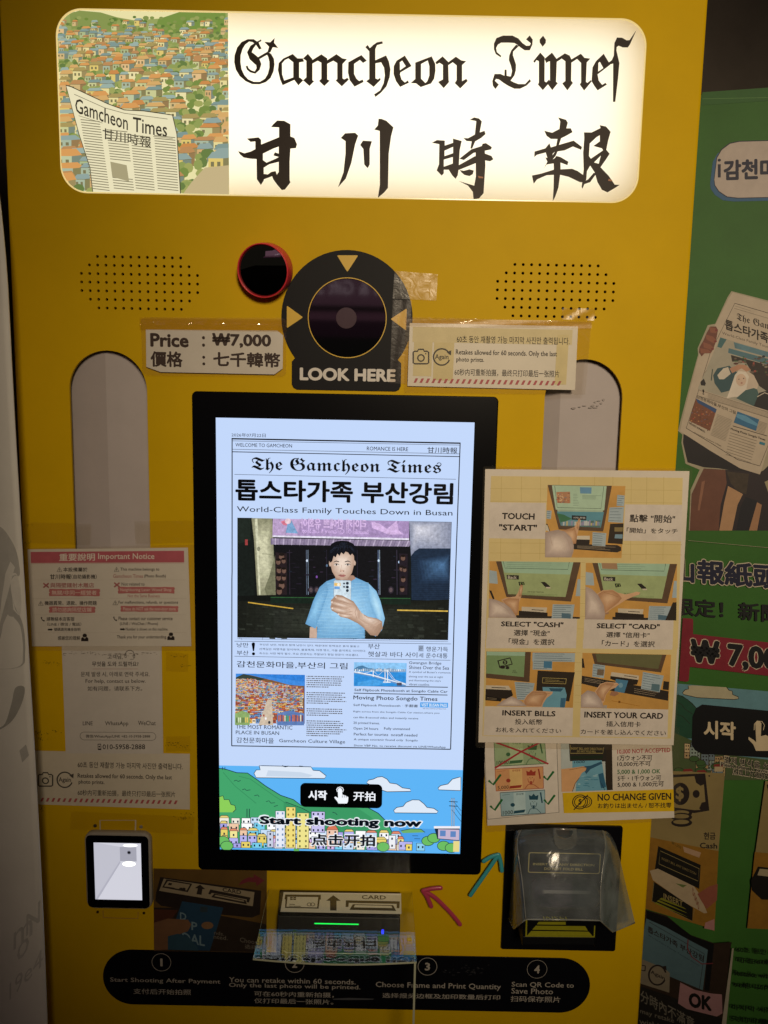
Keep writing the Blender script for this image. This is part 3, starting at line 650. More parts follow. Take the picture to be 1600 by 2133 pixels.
# ---- village and bridge pictures
V = Art(SCR, .0004, S6)
def e(h): return EP(h, 1.0, .22)
V.rect(225, 204, 578, 461, e('2f7fd8')); V.poly([(225,240),(225,204),(330,205),(430,228),(578,245),(578,300),(225,300)], e('3f8be0'))
V.poly([(225,230),(262,206),(300,212),(360,226),(420,240),(500,262),(577,268),(577,460),(225,459)], e('7d5a3c')); V.poly([(225,224),(265,206),(310,216),(380,232),(330,244),(225,260)], e('34423a'))
y = 232.0
while y < 452:
    x = 226.0; sc = .5+(y-232)/150
    while x < 574:
        w_, h_ = random.uniform(8,15)*sc, random.uniform(6,11)*sc
        top = 228+max(0,(x-300))*.17
        if y-h_ > top and x+w_ < 576 and y+h_*.4 < 458:
            V.rect(x, y-h_, x+w_, y+h_*.4, e(random.choice(['e6c58f','d9864a','f1e3c8','6f96c8','c85d3f','e8d2a8','9fc0dc','b9683d','f4c25a','7fae9c','d8d0d8','a84e3a'])))
            V.rect(x, y-h_, x+w_, y-h_*.72, e(random.choice(['b0522e','8a4a38','3e66a8','c9793c','6b4a3a','405a78'])))
            if sc > .8: V.rect(x+w_*.2, y-h_*.45, x+w_*.45, y-h_*.05, e('3b3330')); V.rect(x+w_*.58, y-h_*.45, x+w_*.8, y-h_*.05, e('4a4340'))
        x += w_*random.uniform(.9,1.1)
    y += 6.2*sc
V.poly([(390,330),(412,330),(420,459),(345,459),(365,400)], e('cdbba5')); V.poly([(225,400),(262,385),(300,400),(300,459),(225,458)], e('8fae6c')); V.poly([(440,400),(500,385),(577,400),(577,460),(440,460)], e('5f7fb8'))
for k in range(16): V.rect(445+k*8, 405+random.uniform(0,8), 451+k*8, 440, e(random.choice(['3b5fa8','c86a3c','e8d9b0','7a3b34','4ba06a'])))
for k in range(7): V.rect(232+k*9, 420, 237+k*9, 446, e(random.choice(['d8e0c0','4b5a3c','e8c060'])))
V.ell(382,425,5,7,e('e8e8ec')); V.ell(400,445,6,8,e('30343c')); V.ell(372,410,4,6,e('b04438'))
V.rect(832, 138, 1097, 262, e('5fb2f2')); V.poly([(832,138),(1097,142),(1097,175),(832,178)], e('8cc6f4'))
V.poly([(832,172),(850,160),(875,155),(905,168),(940,172),(960,168),(990,176),(990,186),(832,184)], e('4d7fa8')); V.poly([(960,180),(1010,168),(1050,176),(1096,172),(1096,188),(960,190)], e('7d9cc0'))
for k in range(26): x = 836+k*10; V.rect(x, 176-random.uniform(0,9), x+6, 184, e(random.choice(['c8d8e8','9fb8d0','e6eaf0'])))
V.poly([(832,186),(1096,190),(1096,262),(832,260)], e('2f8fdc')); V.poly([(850,240),(940,225),(1000,245),(940,258),(850,259)], e('49a2e6'))
V.line([(832,187),(930,205),(1010,228),(1096,252)], 6, e('e8eef6')); V.line([(832,192),(930,211),(1010,236),(1096,259)], 4, e('7b93b4'))
for x, y0_, y1_ in ((990,172,240),(1003,176,243),(930,180,212)): V.line([(x,y0_),(x,y1_)], 4, e('f2f5fa'))
for q in ([(930,182),(955,206),(990,176),(1030,225),(1096,250)], [(1003,178),(1040,228),(1096,248)], [(850,186),(885,194),(930,182)]): V.line(q, 2, e('e8eef8'))
V.rect(980,236,1018,243,e('dfe7f0')); V.rect(1050,242,1075,258,e('4a4f66'))
V.build('article_pictures', disp)

# ---- start banner
Bn = Art(SCR, .0004, S6)
bb = Bn.box2(140, 674, 1372, 1118); Bn.clip = [(scr_lit[0], scr_lit[1]), (scr_lit[2], scr_lit[1]), (scr_lit[2], bb[3]), (scr_lit[0], bb[3])]
def e(h): return E(h)
Bn.rect(100, 674, 1420, 1150, e('5db4f6')); a_ = E('6ebcf7', 1, sample=True)
O = e('16283a')
def cloud(pts):
    Bn.poly(pts, e('dfeaf8')); Bn.line(pts, 3.5, O, closed=True)
cloud([(345,676),(360,676),(610,682),(622,700),(655,702),(688,728),(680,742),(330,738),(318,715),(330,698),(350,698)])
Bn.poly([(390,700),(480,705),(560,710),(620,725),(600,735),(380,730)], e('c9d8ea')); Bn.line([(462,676),(478,682),(495,678)], 5, O); Bn.line([(550,678),(570,680)], 4, O)
cloud([(895,765),(905,750),(930,745),(950,735),(975,732),(1000,745),(1015,765),(1050,770),(1080,790),(1118,795),(1122,808),(1000,810),(970,800)])
cloud([(1034,905),(1050,890),(1082,885),(1098,865),(1130,851),(1165,852),(1190,872),(1205,890),(1240,895),(1262,910),(1255,920),(1040,918)])
cloud([(1262,790),(1275,778),(1312,770),(1335,745),(1370,735),(1379,735),(1378,804),(1265,800)])
H1 = [(140,690),(165,692),(230,712),(285,714),(330,745),(380,782),(455,828),(520,850),(560,880),(620,850),(700,835),(850,868),(900,890),(955,920),(1000,965),(1025,1015),(1060,1040),(1065,1112),(140,1095)]
Bn.poly(H1, e('43a56c')); Bn.line(H1[:-2], 4, O)
Bn.poly([(470,860),(560,890),(640,870),(760,872),(860,900),(940,955),(980,1040),(470,1040)], e('3a9863')); Bn.line([(480,862),(560,892),(640,935)], 3, O)
for q in ([(215,755),(228,750),(236,757),(250,752)], [(258,800),(270,795),(280,803),(300,800)], [(320,830),(338,826),(345,836)], [(380,860),(395,856),(405,868),(425,866)], [(420,885),(440,880)], [(850,880),(862,890),(880,893)], [(720,915),(735,918),(745,928)]): Bn.line(q, 3, O)
for q in ([(240,730),(300,745),(420,830),(500,880)], [(160,710),(220,780),(330,870)]): Bn.line(q, 2.5, e('2f8257'))
bush = [(140,835),(160,830),(165,850),(190,850),(200,875),(220,880),(225,900),(210,915),(140,915)]
Bn.poly(bush, e('8ccf5a')); Bn.line(bush[:-1], 3.5, O)
sea = [(1062,995),(1379,1005),(1376,1075),(1062,1062)]
Bn.poly(sea, e('4b9fe8')); Bn.poly([(1070,1010),(1120,1000),(1175,1002),(1195,1018),(1080,1022)], e('6fb06a')); Bn.line([(1070,1010),(1120,1000),(1175,1002),(1195,1018)], 3, O)
for x, y in ((1130,1035),(1140,1050),(1220,1030)): Bn.line([(x,y),(x+30,y+1)], 2.5, O)
def hs(x, y, w_, h_, c_, roof=None, win=None):
    Bn.rect(x, y, x+w_, y+h_, O); Bn.rect(x+2.2, y+2.2, x+w_-2.2, y+h_-2.2, e(c_))
    if roof: Bn.poly([(x-3,y+4),(x+w_*.2,y-h_*.22),(x+w_*.8,y-h_*.22),(x+w_+3,y+4)], O); Bn.poly([(x+1,y+2),(x+w_*.22,y-h_*.22+3),(x+w_*.78,y-h_*.22+3),(x+w_-1,y+2)], e(roof))
    nx = max(1, int(w_/22)); ny = max(1, int(h_/26))
    for i in range(nx):
        for j in range(ny):
            xx, yy = x+w_*(i+.5)/nx-4, y+h_*(j+.5)/ny-5
            Bn.rect(xx, yy, xx+8, yy+11, O if win is None else e(win))
hc = ['f4e79a','b8b5f2','8fc6f7','f2eddc','d9b7e6','7ad0ee','e8d26a','f0c9a8','c8e0f8','a9a6e8','ffffff']
for row, (y, hh) in enumerate(((935,46),(968,50),(1002,52),(1036,54),(1066,56))):
    x = 140.0+row*3
    while x < (345 if row == 0 else 600 if row < 2 else 1060):
        w_ = random.uniform(34,62); y_ = y+(x-140)*.016+random.uniform(-8,8)
        hs(x, y_, w_-2, min(hh+random.uniform(-8,8), 1096+(x-140)*.017-y_), random.choice(hc), random.choice([None,None,None,'e08a6a','e8d27a'])); x += w_*random.uniform(.92,1.2)
        if random.random() < .12: Bn.ell(x+6, y_+34, 15, 12, e('5fb45c'), 12)
hs(428,905,50,190,'e8ecf8',None,'6f8fb8'); hs(482,885,50,212,'f1dd7c',None,'8a6f2e'); hs(538,915,62,185,'efe48e',None,'6c6a3a'); hs(612,908,70,110,'c9c3f0'); hs(690,1000,60,90,'f0c9b0','d97a5a'); hs(385,1010,34,84,'c9d0e4')
hs(1008,1030,36,72,'eef0f4'); hs(1060,1062,70,46,'b9b5f0'); hs(1095,1075,34,36,'f0d86a'); hs(1150,1070,44,42,'8fd0f0')
for x, y in ((1210,1060),(1240,1045),(1290,1085),(1330,1095),(160,1060),(180,1085),(980,1090)): Bn.ell(x,y,34,26,O,16); Bn.ell(x,y,31,23,e('6cbd62'),16)
Bn.poly([(1240,985),(1372,986),(1371,1060),(1258,1050)], O); Bn.poly([(1262,1000),(1370,1002),(1369,1056),(1262,1047)], e('c7b5cf')); Bn.poly([(1240,984),(1373,984),(1373,996),(1240,996)], e('f0eef6')); Bn.rect(1272,1006,1300,1036,e('5f86c0')); Bn.rect(1325,1010,1352,1040,e('5f86c0')); Bn.rect(1340,1060,1370,1116,e('e8d88a'))
for x in (1332,1343): Bn.line([(x,840),(x,984)], 5, O); Bn.line([(x,842),(x,982)], 2, e('e8eef6'))
for y in (858,880): Bn.line([(1318,y),(1362,y+2)], 4, O)
for q in ([(1343,860),(1379,905)], [(1343,880),(1379,930)], [(1332,900),(1379,960)]): Bn.line(q, 2, O)
for x in (283,295): Bn.line([(x,895),(x,940)], 4, O)
Bn.line([(158,680),(158,696)], 3, O); Bn.line([(170,680),(170,696)], 3, O)
Bn.rrect(556, 762, 974, 893, 26, M('05070d', rough=.25, var=0))
WT = e('f4f8ff')
Bn.text('시작', 597, 800, 693, 851, WT, 6); Bn.text('开拍', 828, 806, 940, 856, WT, 3)
hand = [(748,795),(755,788),(766,790),(770,798),(771,822),(790,828),(802,836),(800,858),(794,868),(752,868),(744,855),(730,838),(735,832),(750,840)]
Bn.poly(hand, WT); Bn.line([(746,808),(742,796),(748,787),(760,783),(772,787),(777,797),(773,808)], 4, WT)
for x in (771,781,791): Bn.line([(x,826),(x,838)], 2.5, O)
hl, dk = e('eef4fc'), M('10203c', rough=.3, var=0)
Bn.text('Start shooting now', 340, 924, 1185, 1008, hl, 14); Bn.text('Start shooting now', 348, 931, 1177, 1001, dk, 8, res=3)
Bn.text('点击开拍', 606, 1016, 946, 1094, hl, 11); Bn.text('点击开拍', 613, 1022, 939, 1088, dk, 5)
Bn.build('start_banner', disp)
# ================================================================ camera window "LOOK HERE"
WHT = M('d9d4ce', rough=.5, var=.04)
YPR = M('d9b23a', rough=.45, var=.05)
ring_c = FRONT.at(480+810/3.333, 500+541/3.333); KX = FRONT.at(721, 660)[0]-FRONT.at(720, 660)[0]
rad = 136.5*KX
bx0, by1 = FRONT.at(480+428/3.333, 500+760/3.333); bx1, _ = FRONT.at(480+1186/3.333, 660+100); _, by0 = FRONT.at(720, 500+1044/3.333)
lo = []
for k in range(49):                                            # round head running into a square foot
    t = R(-38+256*k/48); lo.append((ring_c[0]+rad*math.cos(t), ring_c[1]+rad*math.sin(t)))
xr, xl = bx1, bx0
lo = [q for q in lo if not (q[1] < ring_c[1]-.02 and (q[0] > xr or q[0] < xl) and False)]
foot = [(xl, lo[-1][1]-.004), (xl, by0+.006), (xl+.002, by0+.002), (xl+.006, by0), (xr-.006, by0), (xr-.002, by0+.002), (xr, by0+.006), (xr, lo[0][1]-.004)]
cw = MB(); cw.plate(FRONT, [lo+foot], .0002, .0016, M('0d0d12', rough=.55, spec=.18, var=.12), bev=0)
cwin = cw.build('camera_window', booth)
CW = FRONT.off(.0016)
g = MB(); gc = FRONT.at(480+812/3.333, 500+543/3.333)
g.plate(CW, [circ(*gc, 80*KX, 64)], .0001, .0009, M('06070b', rough=.04, spec=1.0, var=0), bev=.0004)
glass = g.build('lens_glass', cwin)
l = MB(); l.plate(CW, [circ(*FRONT.at(480+806/3.333, 500+543/3.333), 21.5*KX, 40)], .0010, .0013, M('4a3c42', rough=.12, spec=.7, var=.1), bev=.0002); l.build('camera_lens', cwin)
l = MB(); l.plate(CW, [circ(*gc, 82*KX, 72), circ(*gc, 80.2*KX, 72)], .0001, .0011, YPR); l.build('gold_ring', cwin)
def rtri(pts, r=3.2):
    o = []; n = len(pts)
    for i in range(n):
        p, q, s_ = [Vector(t) for t in (pts[i-1], pts[i], pts[(i+1) % n])]
        a = q+(p-q).normalized()*r*2; b = q+(s_-q).normalized()*r*2
        for k in range(5):
            t = k/4; o.append(tuple(a*(1-t)**2+q*2*t*(1-t)+b*t*t))
    return o
for tri in ([(740,106),(888,106),(812,222)], [(392,455),(505,536),(392,612)], [(1112,548),(1225,474),(1220,628)]):
    T = Art(CW, .0003, (480, 500, 3.333)); T.poly(rtri(tri, 5), YPR); T.build('arrow_mark', cwin)
T = Art(CW, .0003, (480, 500, 3.333)); T.text('LOOK HERE', 482, 884, 1146, 986, WHT, 7, res=5); T.build('lettering', cwin)

# ================================================================ instruction strip
i0 = FRONT.at(215, 2034); i1 = FRONT.at(1229, 2050); it = FRONT.at(700, 1986); ib = FRONT.at(700, 2099.5)
st = MB(); st.plate(FRONT, [rr(i0[0], ib[1], i1[0], it[1], (it[1]-ib[1])/2, 14)], .0001, .0012, M('090a10', rough=.38, spec=.3, var=.2, vs=30), bev=.0004)
strip = st.build('instruction_strip', booth)
L = Art(FRONT.off(.0012), .0002, (0, 1680, 2.857)); GT = M('a9a49c', rough=.5, var=.08)
def ring_no(cx, cy, n, r=59):
    k = L.k(cx, cy); a = L.p(cx, cy); el = lambda r_: [(a[0]+r_*k*math.cos(2*math.pi*t/40), a[1]+r_*k*1.0*math.sin(2*math.pi*t/40)) for t in range(40)]
    L.loops2([el(r), el(r-3.2)], GT)
    w1 = .13 if n == '1' else .26
    L.text(n, cx-r*w1, cy-r*.40, cx+r*w1, cy+r*.42, GT, 5)
ring_no(961, 927, '1', 58)
L.text('Start Shooting After Payment', 655, 1016, 1312, 1062, GT, 1.2); L.text('支付后开始拍照', 793, 1082, 1137, 1122, GT, 1)
L.build('lettering', strip)
L = Art(FRONT.off(.0012), .0002, (450, 1780, 2.667)); ring_no(437, 607, '2', 54)
for t in (('You can retake within 60 seconds.',72,680,776,722), ('Only the last photo will be printed.',72,712,802,756), ('可在60秒内重新拍摄，',212,758,655,796), ('仅打印最后一张照片。',212,797,652,834), ): L.text(*t, GT, 1)
L.build('lettering', strip)
L = Art(FRONT.off(.0012), .0002, (450, 1780, 2.667)); ring_no(1175, 622, '3', 54)
for t in (('Choose Frame and Print Quantity',888,706,1582,758), ('选择报头边框及加印数量后打印',925,768,1578,808)): L.text(*t, GT, 1)
L.build('lettering', strip)
L = Art(FRONT.off(.0012), .0002, (980, 1680, 3.81))
ring_no(529, 1291, '4', 80)
for t in (('Scan QR Code to',328,1390,820,1445), ('Save Photo',326,1440,655,1490), ('扫码保存照片',320,1502,712,1556)): L.text(*t, GT, 1)
L.build('lettering', strip)
sm = Art(FRONT.off(.0012), .0004, (450, 1780, 2.667)); SM = M('4a4c52', rough=.7)
for k in range(26): x, y = random.gauss(1370, 60), random.gauss(640, 16); sm.line([(x,y),(x+random.uniform(4,18),y+random.uniform(-5,5))], 1.6, SM)
sm.build('scratch_marks', strip)
sm = Art(FRONT.off(.0012), .0004, (450, 1780, 2.667)); sm.poly([(650,800),(740,795),(880,800),(870,806),(740,808),(650,806)], SM)
sm.build('scratch_marks', strip)

# ================================================================ code scanner at the lower left
C3 = (0, 1680, 2.857)
def fb(x0, y0, x1, y1, crop, h=0):
    pl = FRONT.off(h); p = pl.at(crop[0]+x0/crop[2], crop[1]+y0/crop[2]); q = pl.at(crop[0]+x1/crop[2], crop[1]+y1/crop[2])
    return p[0], q[1], q[0], p[1]
a = fb(499, 153, 906, 616, C3, .007); win = fb(557, 213, 847, 558, C3, .0078)
m = MB(); m.plate(FRONT, [rr(*a, .011, 8)], .0001, .0075, M('9d978d', rough=.4, spec=.5, var=.05), bev=.003)
scan = m.build('code_scanner', booth)
gl_ = fb(510, 170, 892, 606, C3, .0076)
m = MB(); m.plate(FRONT, [rr(*gl_, .006, 6), [(win[0], win[1]), (win[2], win[1]), (win[2], win[3]), (win[0], win[3])]], .0076, .0084, BLK, bev=.0005); m.build('black_glass', scan)
m = MB(); cav = E('d3d3de', .98, sample=True); cb = E('c4c4d0', .95); cl = E('b4b4c2', .95)  # recess walls are flat shapes, their shading put into the emission tones
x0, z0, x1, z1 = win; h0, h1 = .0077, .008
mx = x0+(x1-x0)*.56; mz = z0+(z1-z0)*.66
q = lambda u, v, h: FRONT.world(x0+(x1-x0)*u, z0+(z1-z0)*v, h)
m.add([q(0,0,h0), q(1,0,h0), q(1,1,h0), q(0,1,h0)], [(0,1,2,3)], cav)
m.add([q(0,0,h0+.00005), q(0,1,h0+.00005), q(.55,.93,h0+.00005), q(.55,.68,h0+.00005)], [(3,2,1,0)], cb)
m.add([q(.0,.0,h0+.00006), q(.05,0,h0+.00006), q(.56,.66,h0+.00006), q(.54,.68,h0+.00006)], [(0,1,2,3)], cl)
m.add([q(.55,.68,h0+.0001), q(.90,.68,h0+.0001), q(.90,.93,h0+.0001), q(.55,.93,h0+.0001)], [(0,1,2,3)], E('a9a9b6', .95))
m.build('lit_window', scan)
m = MB(); Sc = Art(FRONT.off(.0079), .00005, C3); Sc.ell(775,232,44,10,E('ffffff',1.3)); Sc.ell(768,342,40,16,E('fffff4',1.5)); Sc.ell(770,350,62,30,E('e6e6ee',1.0)) if 0 else None
Sc.build('scanner_lamp', scan)
Sc = Art(FRONT.off(.0079), .0001, C3); Sc.disc(768,274,12,E('7d7d8c',.9)); Sc.disc(768,274,8,M('1a2230',rough=.2,var=0)); Sc.build('scanner_lens', scan)
AC = M('b98f52', rough=.25, var=.1, spec=.7)
for grp in ((([(596,80),(598,145)],8,M('cfc2a4',rough=.3)), ([(596,81),(812,81)],6,M('cdb98c',rough=.3)), ([(808,80),(807,145)],8,M('d6cfc2',rough=.3))), (([(614,618),(616,660)],4,AC), ([(614,660),(824,666)],4,AC), ([(823,625),(822,668)],4,AC))):
    br = Art(FRONT, .0006, C3)
    for p_, w_, m_ in grp: br.line(p_, w_, m_)
    br.build('clear_bracket', scan)
for x, y, c_ in ((567,113,'6a6257'), (841,119,'c9c3b8'), (582,626,'4c3a14'), (857,632,'4c3a14')):
    p = FRONT.at(x/2.857, 1680+y/2.857); b_ = MB(); b_.plate(FRONT, [circ(*p, .0022 if y < 200 else .0017, 16)], .0002, .0016, M(c_, rough=.3, metal=.6, var=.1), bev=.0006); b_.build('screw', scan)

# ================================================================ card reader
C4 = (450, 1780, 2.667)
ZH = FRONT.hit(715, 1853).z                                    # height of the clear hood over the reader
def g4(x, y, h): return P3(450+x/2.667, 1780+y/2.667, h)
m = MB(); H1_, H2_, H3_, H4_ = .004, .014, .020, .036
zA, zB, zC = g4(700, 212, H1_).z, g4(700, 324, H2_).z, g4(700, 548, H4_).z
zA = min(zA, ZH-.0015)
xl_, xr_ = g4(342, 330, H3_).x, g4(1024, 330, H3_).x
prof = [(.0003, zA+.0005), (H1_, zA+.0005), (H2_, zB), (H3_, zB-.0015), (H4_, zC), (H4_-.004, zC-.006), (.0003, zC-.012)]
n = len(prof); vs = [(xl_, -h, z) for h, z in prof]+[(xr_, -h, z) for h, z in prof]
m.add(vs, [tuple(range(n)), tuple(range(2*n-1, n-1, -1))]+[(i, n+i, n+(i+1) % n, (i+1) % n) for i in range(n)], BLKM)
reader = m.build('card_reader', booth, bevel=.0012)
e1 = Vector((0, -(H2_-H1_), zB-zA)).normalized(); LAB = Pl((0, -H1_, zA+.0005), (1, 0, 0), -e1)
e2 = Vector((0, -(H4_-H3_), zC-zB+.0015)).normalized(); RF = Pl((0, -H3_, zB-.0015), (1, 0, 0), -e2)
q = Art(LAB, .0006, C4); LP = M('f2ebe0', rough=.5, var=.05); LB = M('1c1613', rough=.5)
q.poly([(376,209),(1028,217),(1030,331),(358,318)], LP)
q.build('label_plate', reader)
q = Art(LAB, .0008, C4)
q.poly([(388,224),(580,226),(570,300),(384,296)], LB); q.poly([(398,234),(568,236),(562,294),(392,290)], LP)
q.poly([(385,222),(583,224),(582,250),(568,250),(570,234),(397,232),(395,248),(381,248)], LB)
for i in (0, 1):
    for j in (0, 1): q.poly([(412+i*18,236+j*9),(427+i*18,236+j*9),(427+i*18,243+j*9),(412+i*18,243+j*9)], LB)
q.line([(408,276),(438,277)], 3, LB); q.line([(405,286),(472,288)], 3, LB)
q.ell(519,277,14,10,LB,18); q.ell(537,277,14,10,LB,18); q.ell(519,277,10,7,LP,18); q.ell(537,277,10,7,LP,18); q.ell(528,277,4,7,LB,10)
q.poly([(652,226),(694,257),(670,257),(670,311),(634,310),(634,257),(612,256)], LB)
q.text('CARD', 810, 225, 944, 250, LB, 3)
q.poly([(722,254),(1021,260),(1019,298),(1004,298),(1004,274),(738,268),(736,291),(720,291)], LB)
q.poly([(760,276),(984,281),(1001,313),(742,307)], LB); q.poly([(772,280),(974,285),(980,297),(766,293)], LP)
q.build('card_pictogram', reader)
q = MB(); a_ = RF.at(450+547/2.667, 1780+380/2.667); b_ = RF.at(450+793/2.667, 1780+391/2.667)
q.plate(RF, [rr(a_[0], b_[1], b_[0], a_[1], .0006, 3)], .0001, .0006, E('22ff5e', 1.3, sample=True)); q.build('green_light', reader)
a_ = RF.at(450+919/2.667, 1780+416/2.667); b_ = RF.at(450+933/2.667, 1780+442/2.667)
q = MB(); q.plate(RF, [rr(a_[0], b_[1], b_[0], a_[1], .001, 3)], .0001, .0006, E('2a36ff', 1.8)); q.build('blue_light', reader)
q = MB(); a_ = RF.at(450+400/2.667, 1780+470/2.667); b_ = RF.at(450+965/2.667, 1780+490/2.667)
q.plate(RF, [rr(a_[0], b_[1], b_[0], a_[1], .0006, 3)], .0001, .0005, M('010102', var=0)); q.build('card_slot', reader)
# clear acrylic hood: a flat shelf above the reader with one side cheek
HPL = Pl((0, 0, ZH), (1, 0, 0), (0, 1, 0))
def hz(px, py): v = HPL.hit(px, py); return v.x, v.y
cA, cB = hz(868, 2003), hz(526.5, 1998); xL_, xR_ = hz(557, 1852)[0]+.002, cA[0]-.001
ACR = CLEAR('clear_acrylic', .985, tint='#fbfcf8', haze=.004, rough=.012, refl=1.25)
EDGE = M('b9bda4', rough=.25, spec=.6, var=.05)  # pale colour stands in for light caught by the cut edges
hood = thing('acrylic_hood', 'clear acrylic hood mirroring the screen above the card slot', 'plastic cover', ((xL_+xR_)/2, -.01, ZH))
yb_, yf = -.0012, cA[1]; N = 14; xfL = cB[0]
m = MB(); t_ = .0022
def sag(u): return -.0022*math.sin(math.pi*u)
top = [(xL_+(xR_-xL_)*i/N, yb_, ZH) for i in range(N+1)]; fro = [(xfL+(cA[0]-xfL)*i/N, yf+.003*math.sin(math.pi*i/N)*-1, ZH+sag(i/N)) for i in range(N+1)]
k = N+1
vs = top+fro+[(x, y, z-t_) for x, y, z in top]+[(x, y, z-t_) for x, y, z in fro]
m.add(vs, [(i, k+i, k+i+1, i+1) for i in range(N)]+[(2*k+i, 2*k+i+1, 3*k+i+1, 3*k+i) for i in range(N)], ACR)
m.add(vs, [(k+i, 3*k+i, 3*k+i+1, k+i+1) for i in range(N)]+[(0, 2*k, 3*k, k), (k-1, 2*k-1, 4*k-1, 3*k-1)], EDGE)
m.build('shelf_sheet', hood)
m = MB(); xc = cA[0]-.0006; zb = ZH-.13
m.box((xc-.002, yf+.002, zb), (xc, -.095, ZH-.003), ACR)
m.box((xc-.0021, yf+.0012, zb), (xc+.0001, yf+.0019, ZH-.003), EDGE)
m.build('side_cheek', hood)
m = MB(); z_ = ZH-.0035
for a_, b_ in (((377,535),(392,546)), ((392,546),(960,553)), ((960,553),(978,543))): m.tube([HPL.off(zC-ZH+.001).hit(450+a_[0]/2.667, 1780+a_[1]/2.667), HPL.off(zC-ZH+.001).hit(450+b_[0]/2.667, 1780+b_[1]/2.667)], .0007, M('c9ccd0', rough=.15, spec=.8), 6)
m.build('chrome_lip', reader)

# ================================================================ banknote acceptor
C5 = (980, 1680, 3.81)
a = fb(283, 142, 1150, 1152, C5, .003)
m = MB(); m.plate(FRONT, [rr(*a, .003, 4)], .0002, .003, M('0b0b10', rough=.3, spec=.4, var=.1), bev=.0008)
acc = m.build('banknote_acceptor', booth)
a = fb(408, 280, 1048, 905, C5, .016)
m = MB(); m.plate(FRONT, [rr(*a, .006, 5)], .003, .016, M('15171b', rough=.4, spec=.4, var=.15), bev=.003); m.build('acceptor_body', acc)
a = fb(495, 632, 1042, 850, C5, .034)
m = MB(); m.plate(FRONT, [rr(*a, .016, 8)], .016, .036, M('38424c', rough=.32, spec=.5, var=.1), bev=.012, steps=5); m.build('note_mouth', acc)
L = Art(FRONT.off(.016), .0003, C5); GO = M('ecdc98', rough=.4)
L.rrect(463, 362, 1026, 535, 16, GO); L.rrect(470, 369, 1019, 528, 12, M('15171b', rough=.4))
L.text('INSERT BILL ANY DIRECTION', 497, 446, 983, 474, GO, 3); L.text('DO NOT FOLD BILL', 586, 482, 892, 508, GO, 3)
L.tmid('ict', (705,412), (775,412), 40, M('7a786c'), 1.5)
L.build('instruction_label', acc)
# sloping tray with chevrons
m = MB(); tb = [P3(980+x/3.81, 1680+y/3.81, h) for x, y, h in ((430,880,.017),(1000,880,.017),(990,1042,.048),(414,1036,.048))]
base = [Vector((v.x, -.003, v.z)) for v in tb]
tb2 = tb[:2]+[tb[2], tb[3]]; lip = [tb[2]-Vector((0, 0, .010)), tb[3]-Vector((0, 0, .010))]
vs = tb+lip+[Vector((tb[0].x, -.003, tb[0].z)), Vector((tb[1].x, -.003, tb[1].z)), Vector((lip[0].x, -.003, lip[0].z)), Vector((lip[1].x, -.003, lip[1].z))]
m.add(vs, [(3,2,1,0), (3,5,4,2), (5,9,8,4), (0,3,5,9,6), (2,1,7,8,4), (1,0,6,7)], M('101114', rough=.4, var=.1))
tray = m.build('note_tray', acc, bevel=.001)
TP = Pl(tb[3], tb[2]-tb[3], tb[0]-tb[3]); TP.v = TP.n.cross(TP.u)
if TP.n.y > 0: TP.n = -TP.n
q = Art(TP, .0006, C5); CH = M('a3a024', rough=.45)
q.poly([(438,890),(450,890),(448,1026),(978,1032),(982,884),(992,884),(990,1042),(436,1036)], CH)
q.poly([(540,912),(880,912),(898,938),(525,934)], CH); q.poly([(518,944),(908,948),(932,985),(490,978)], CH); q.poly([(482,988),(938,994),(968,1030),(452,1026)], CH)
q.text('INSERT', 570, 860, 858, 906, CH, 3)
q.build('chevron_label', tray)
# flared frosted rain cover
rows = [[(345,205,.004),(366,192,.02),(405,186,.030),(660,172,.036),(840,178,.036),(1050,190,.030),(1090,202,.02),(1112,222,.004)],
        [(338,300,.004),(352,300,.034),(372,300,.052),(660,296,.058),(840,300,.058),(1070,310,.050),(1118,318,.034),(1165,335,.008)],
        [(325,600,.004),(346,610,.042),(412,600,.072),(660,596,.078),(840,600,.078),(1036,620,.072),(1134,640,.048),(1238,640,.016)],
        [(303,885,.004),(345,972,.048),(440,896,.088),(660,898,.094),(840,900,.094),(1030,905,.088),(1130,996,.056),(1306,922,.022)]]
def spl(p, q_, r_, s_, t): return [(.5*((2*q_[i])+(-p[i]+r_[i])*t+(2*p[i]-5*q_[i]+4*r_[i]-s_[i])*t*t+(-p[i]+3*q_[i]-3*r_[i]+s_[i])*t**3)) for i in range(3)]
def dense(l, n):
    o = []
    for i in range(len(l)-1):
        p, q_, r_, s_ = l[max(i-1, 0)], l[i], l[i+1], l[min(i+2, len(l)-1)]
        for k in range(n): o.append(spl(p, q_, r_, s_, k/n))
    return o+[l[-1]]
colsd = list(zip(*rows)); colsd = [dense(list(c_), 6) for c_ in colsd]; grid = []
for i in range(len(colsd[0])):
    r_ = [c_[i] for c_ in colsd]; o = []
    for j in range(len(r_)-1):
        for k in range(3): t = k/3; o.append([r_[j][d_]*(1-t)+r_[j+1][d_]*t for d_ in range(3)])
    grid.append(o+[r_[-1]])
m = MB(); nr_, nc = len(grid), len(grid[0])
FRO = CLEAR('frosted_plastic', .94, tint='#eef2f0', haze=.20, hazecol='#a6b0b6', rough=.12, refl=.6, bump=.45, bs=22)
FRW = CLEAR('milky_plastic', .80, tint='#e6ecea', haze=.50, hazecol='#98a2a6', rough=.16, refl=.6, bump=.45, bs=22)
m.add([P3(980+x/3.81, 1680+y/3.81, h) for r_ in grid for x, y, h in r_], [(i*nc+j, (i+1)*nc+j, (i+1)*nc+j+1, i*nc+j+1) for i in range(nr_-1) for j in range(nc-1)], FRO, True)
m.fm = [m.mi(FRW) if (k % (nc-1)) < 6 or (k % (nc-1)) >= 15 else f_ for k, f_ in enumerate(m.fm)]
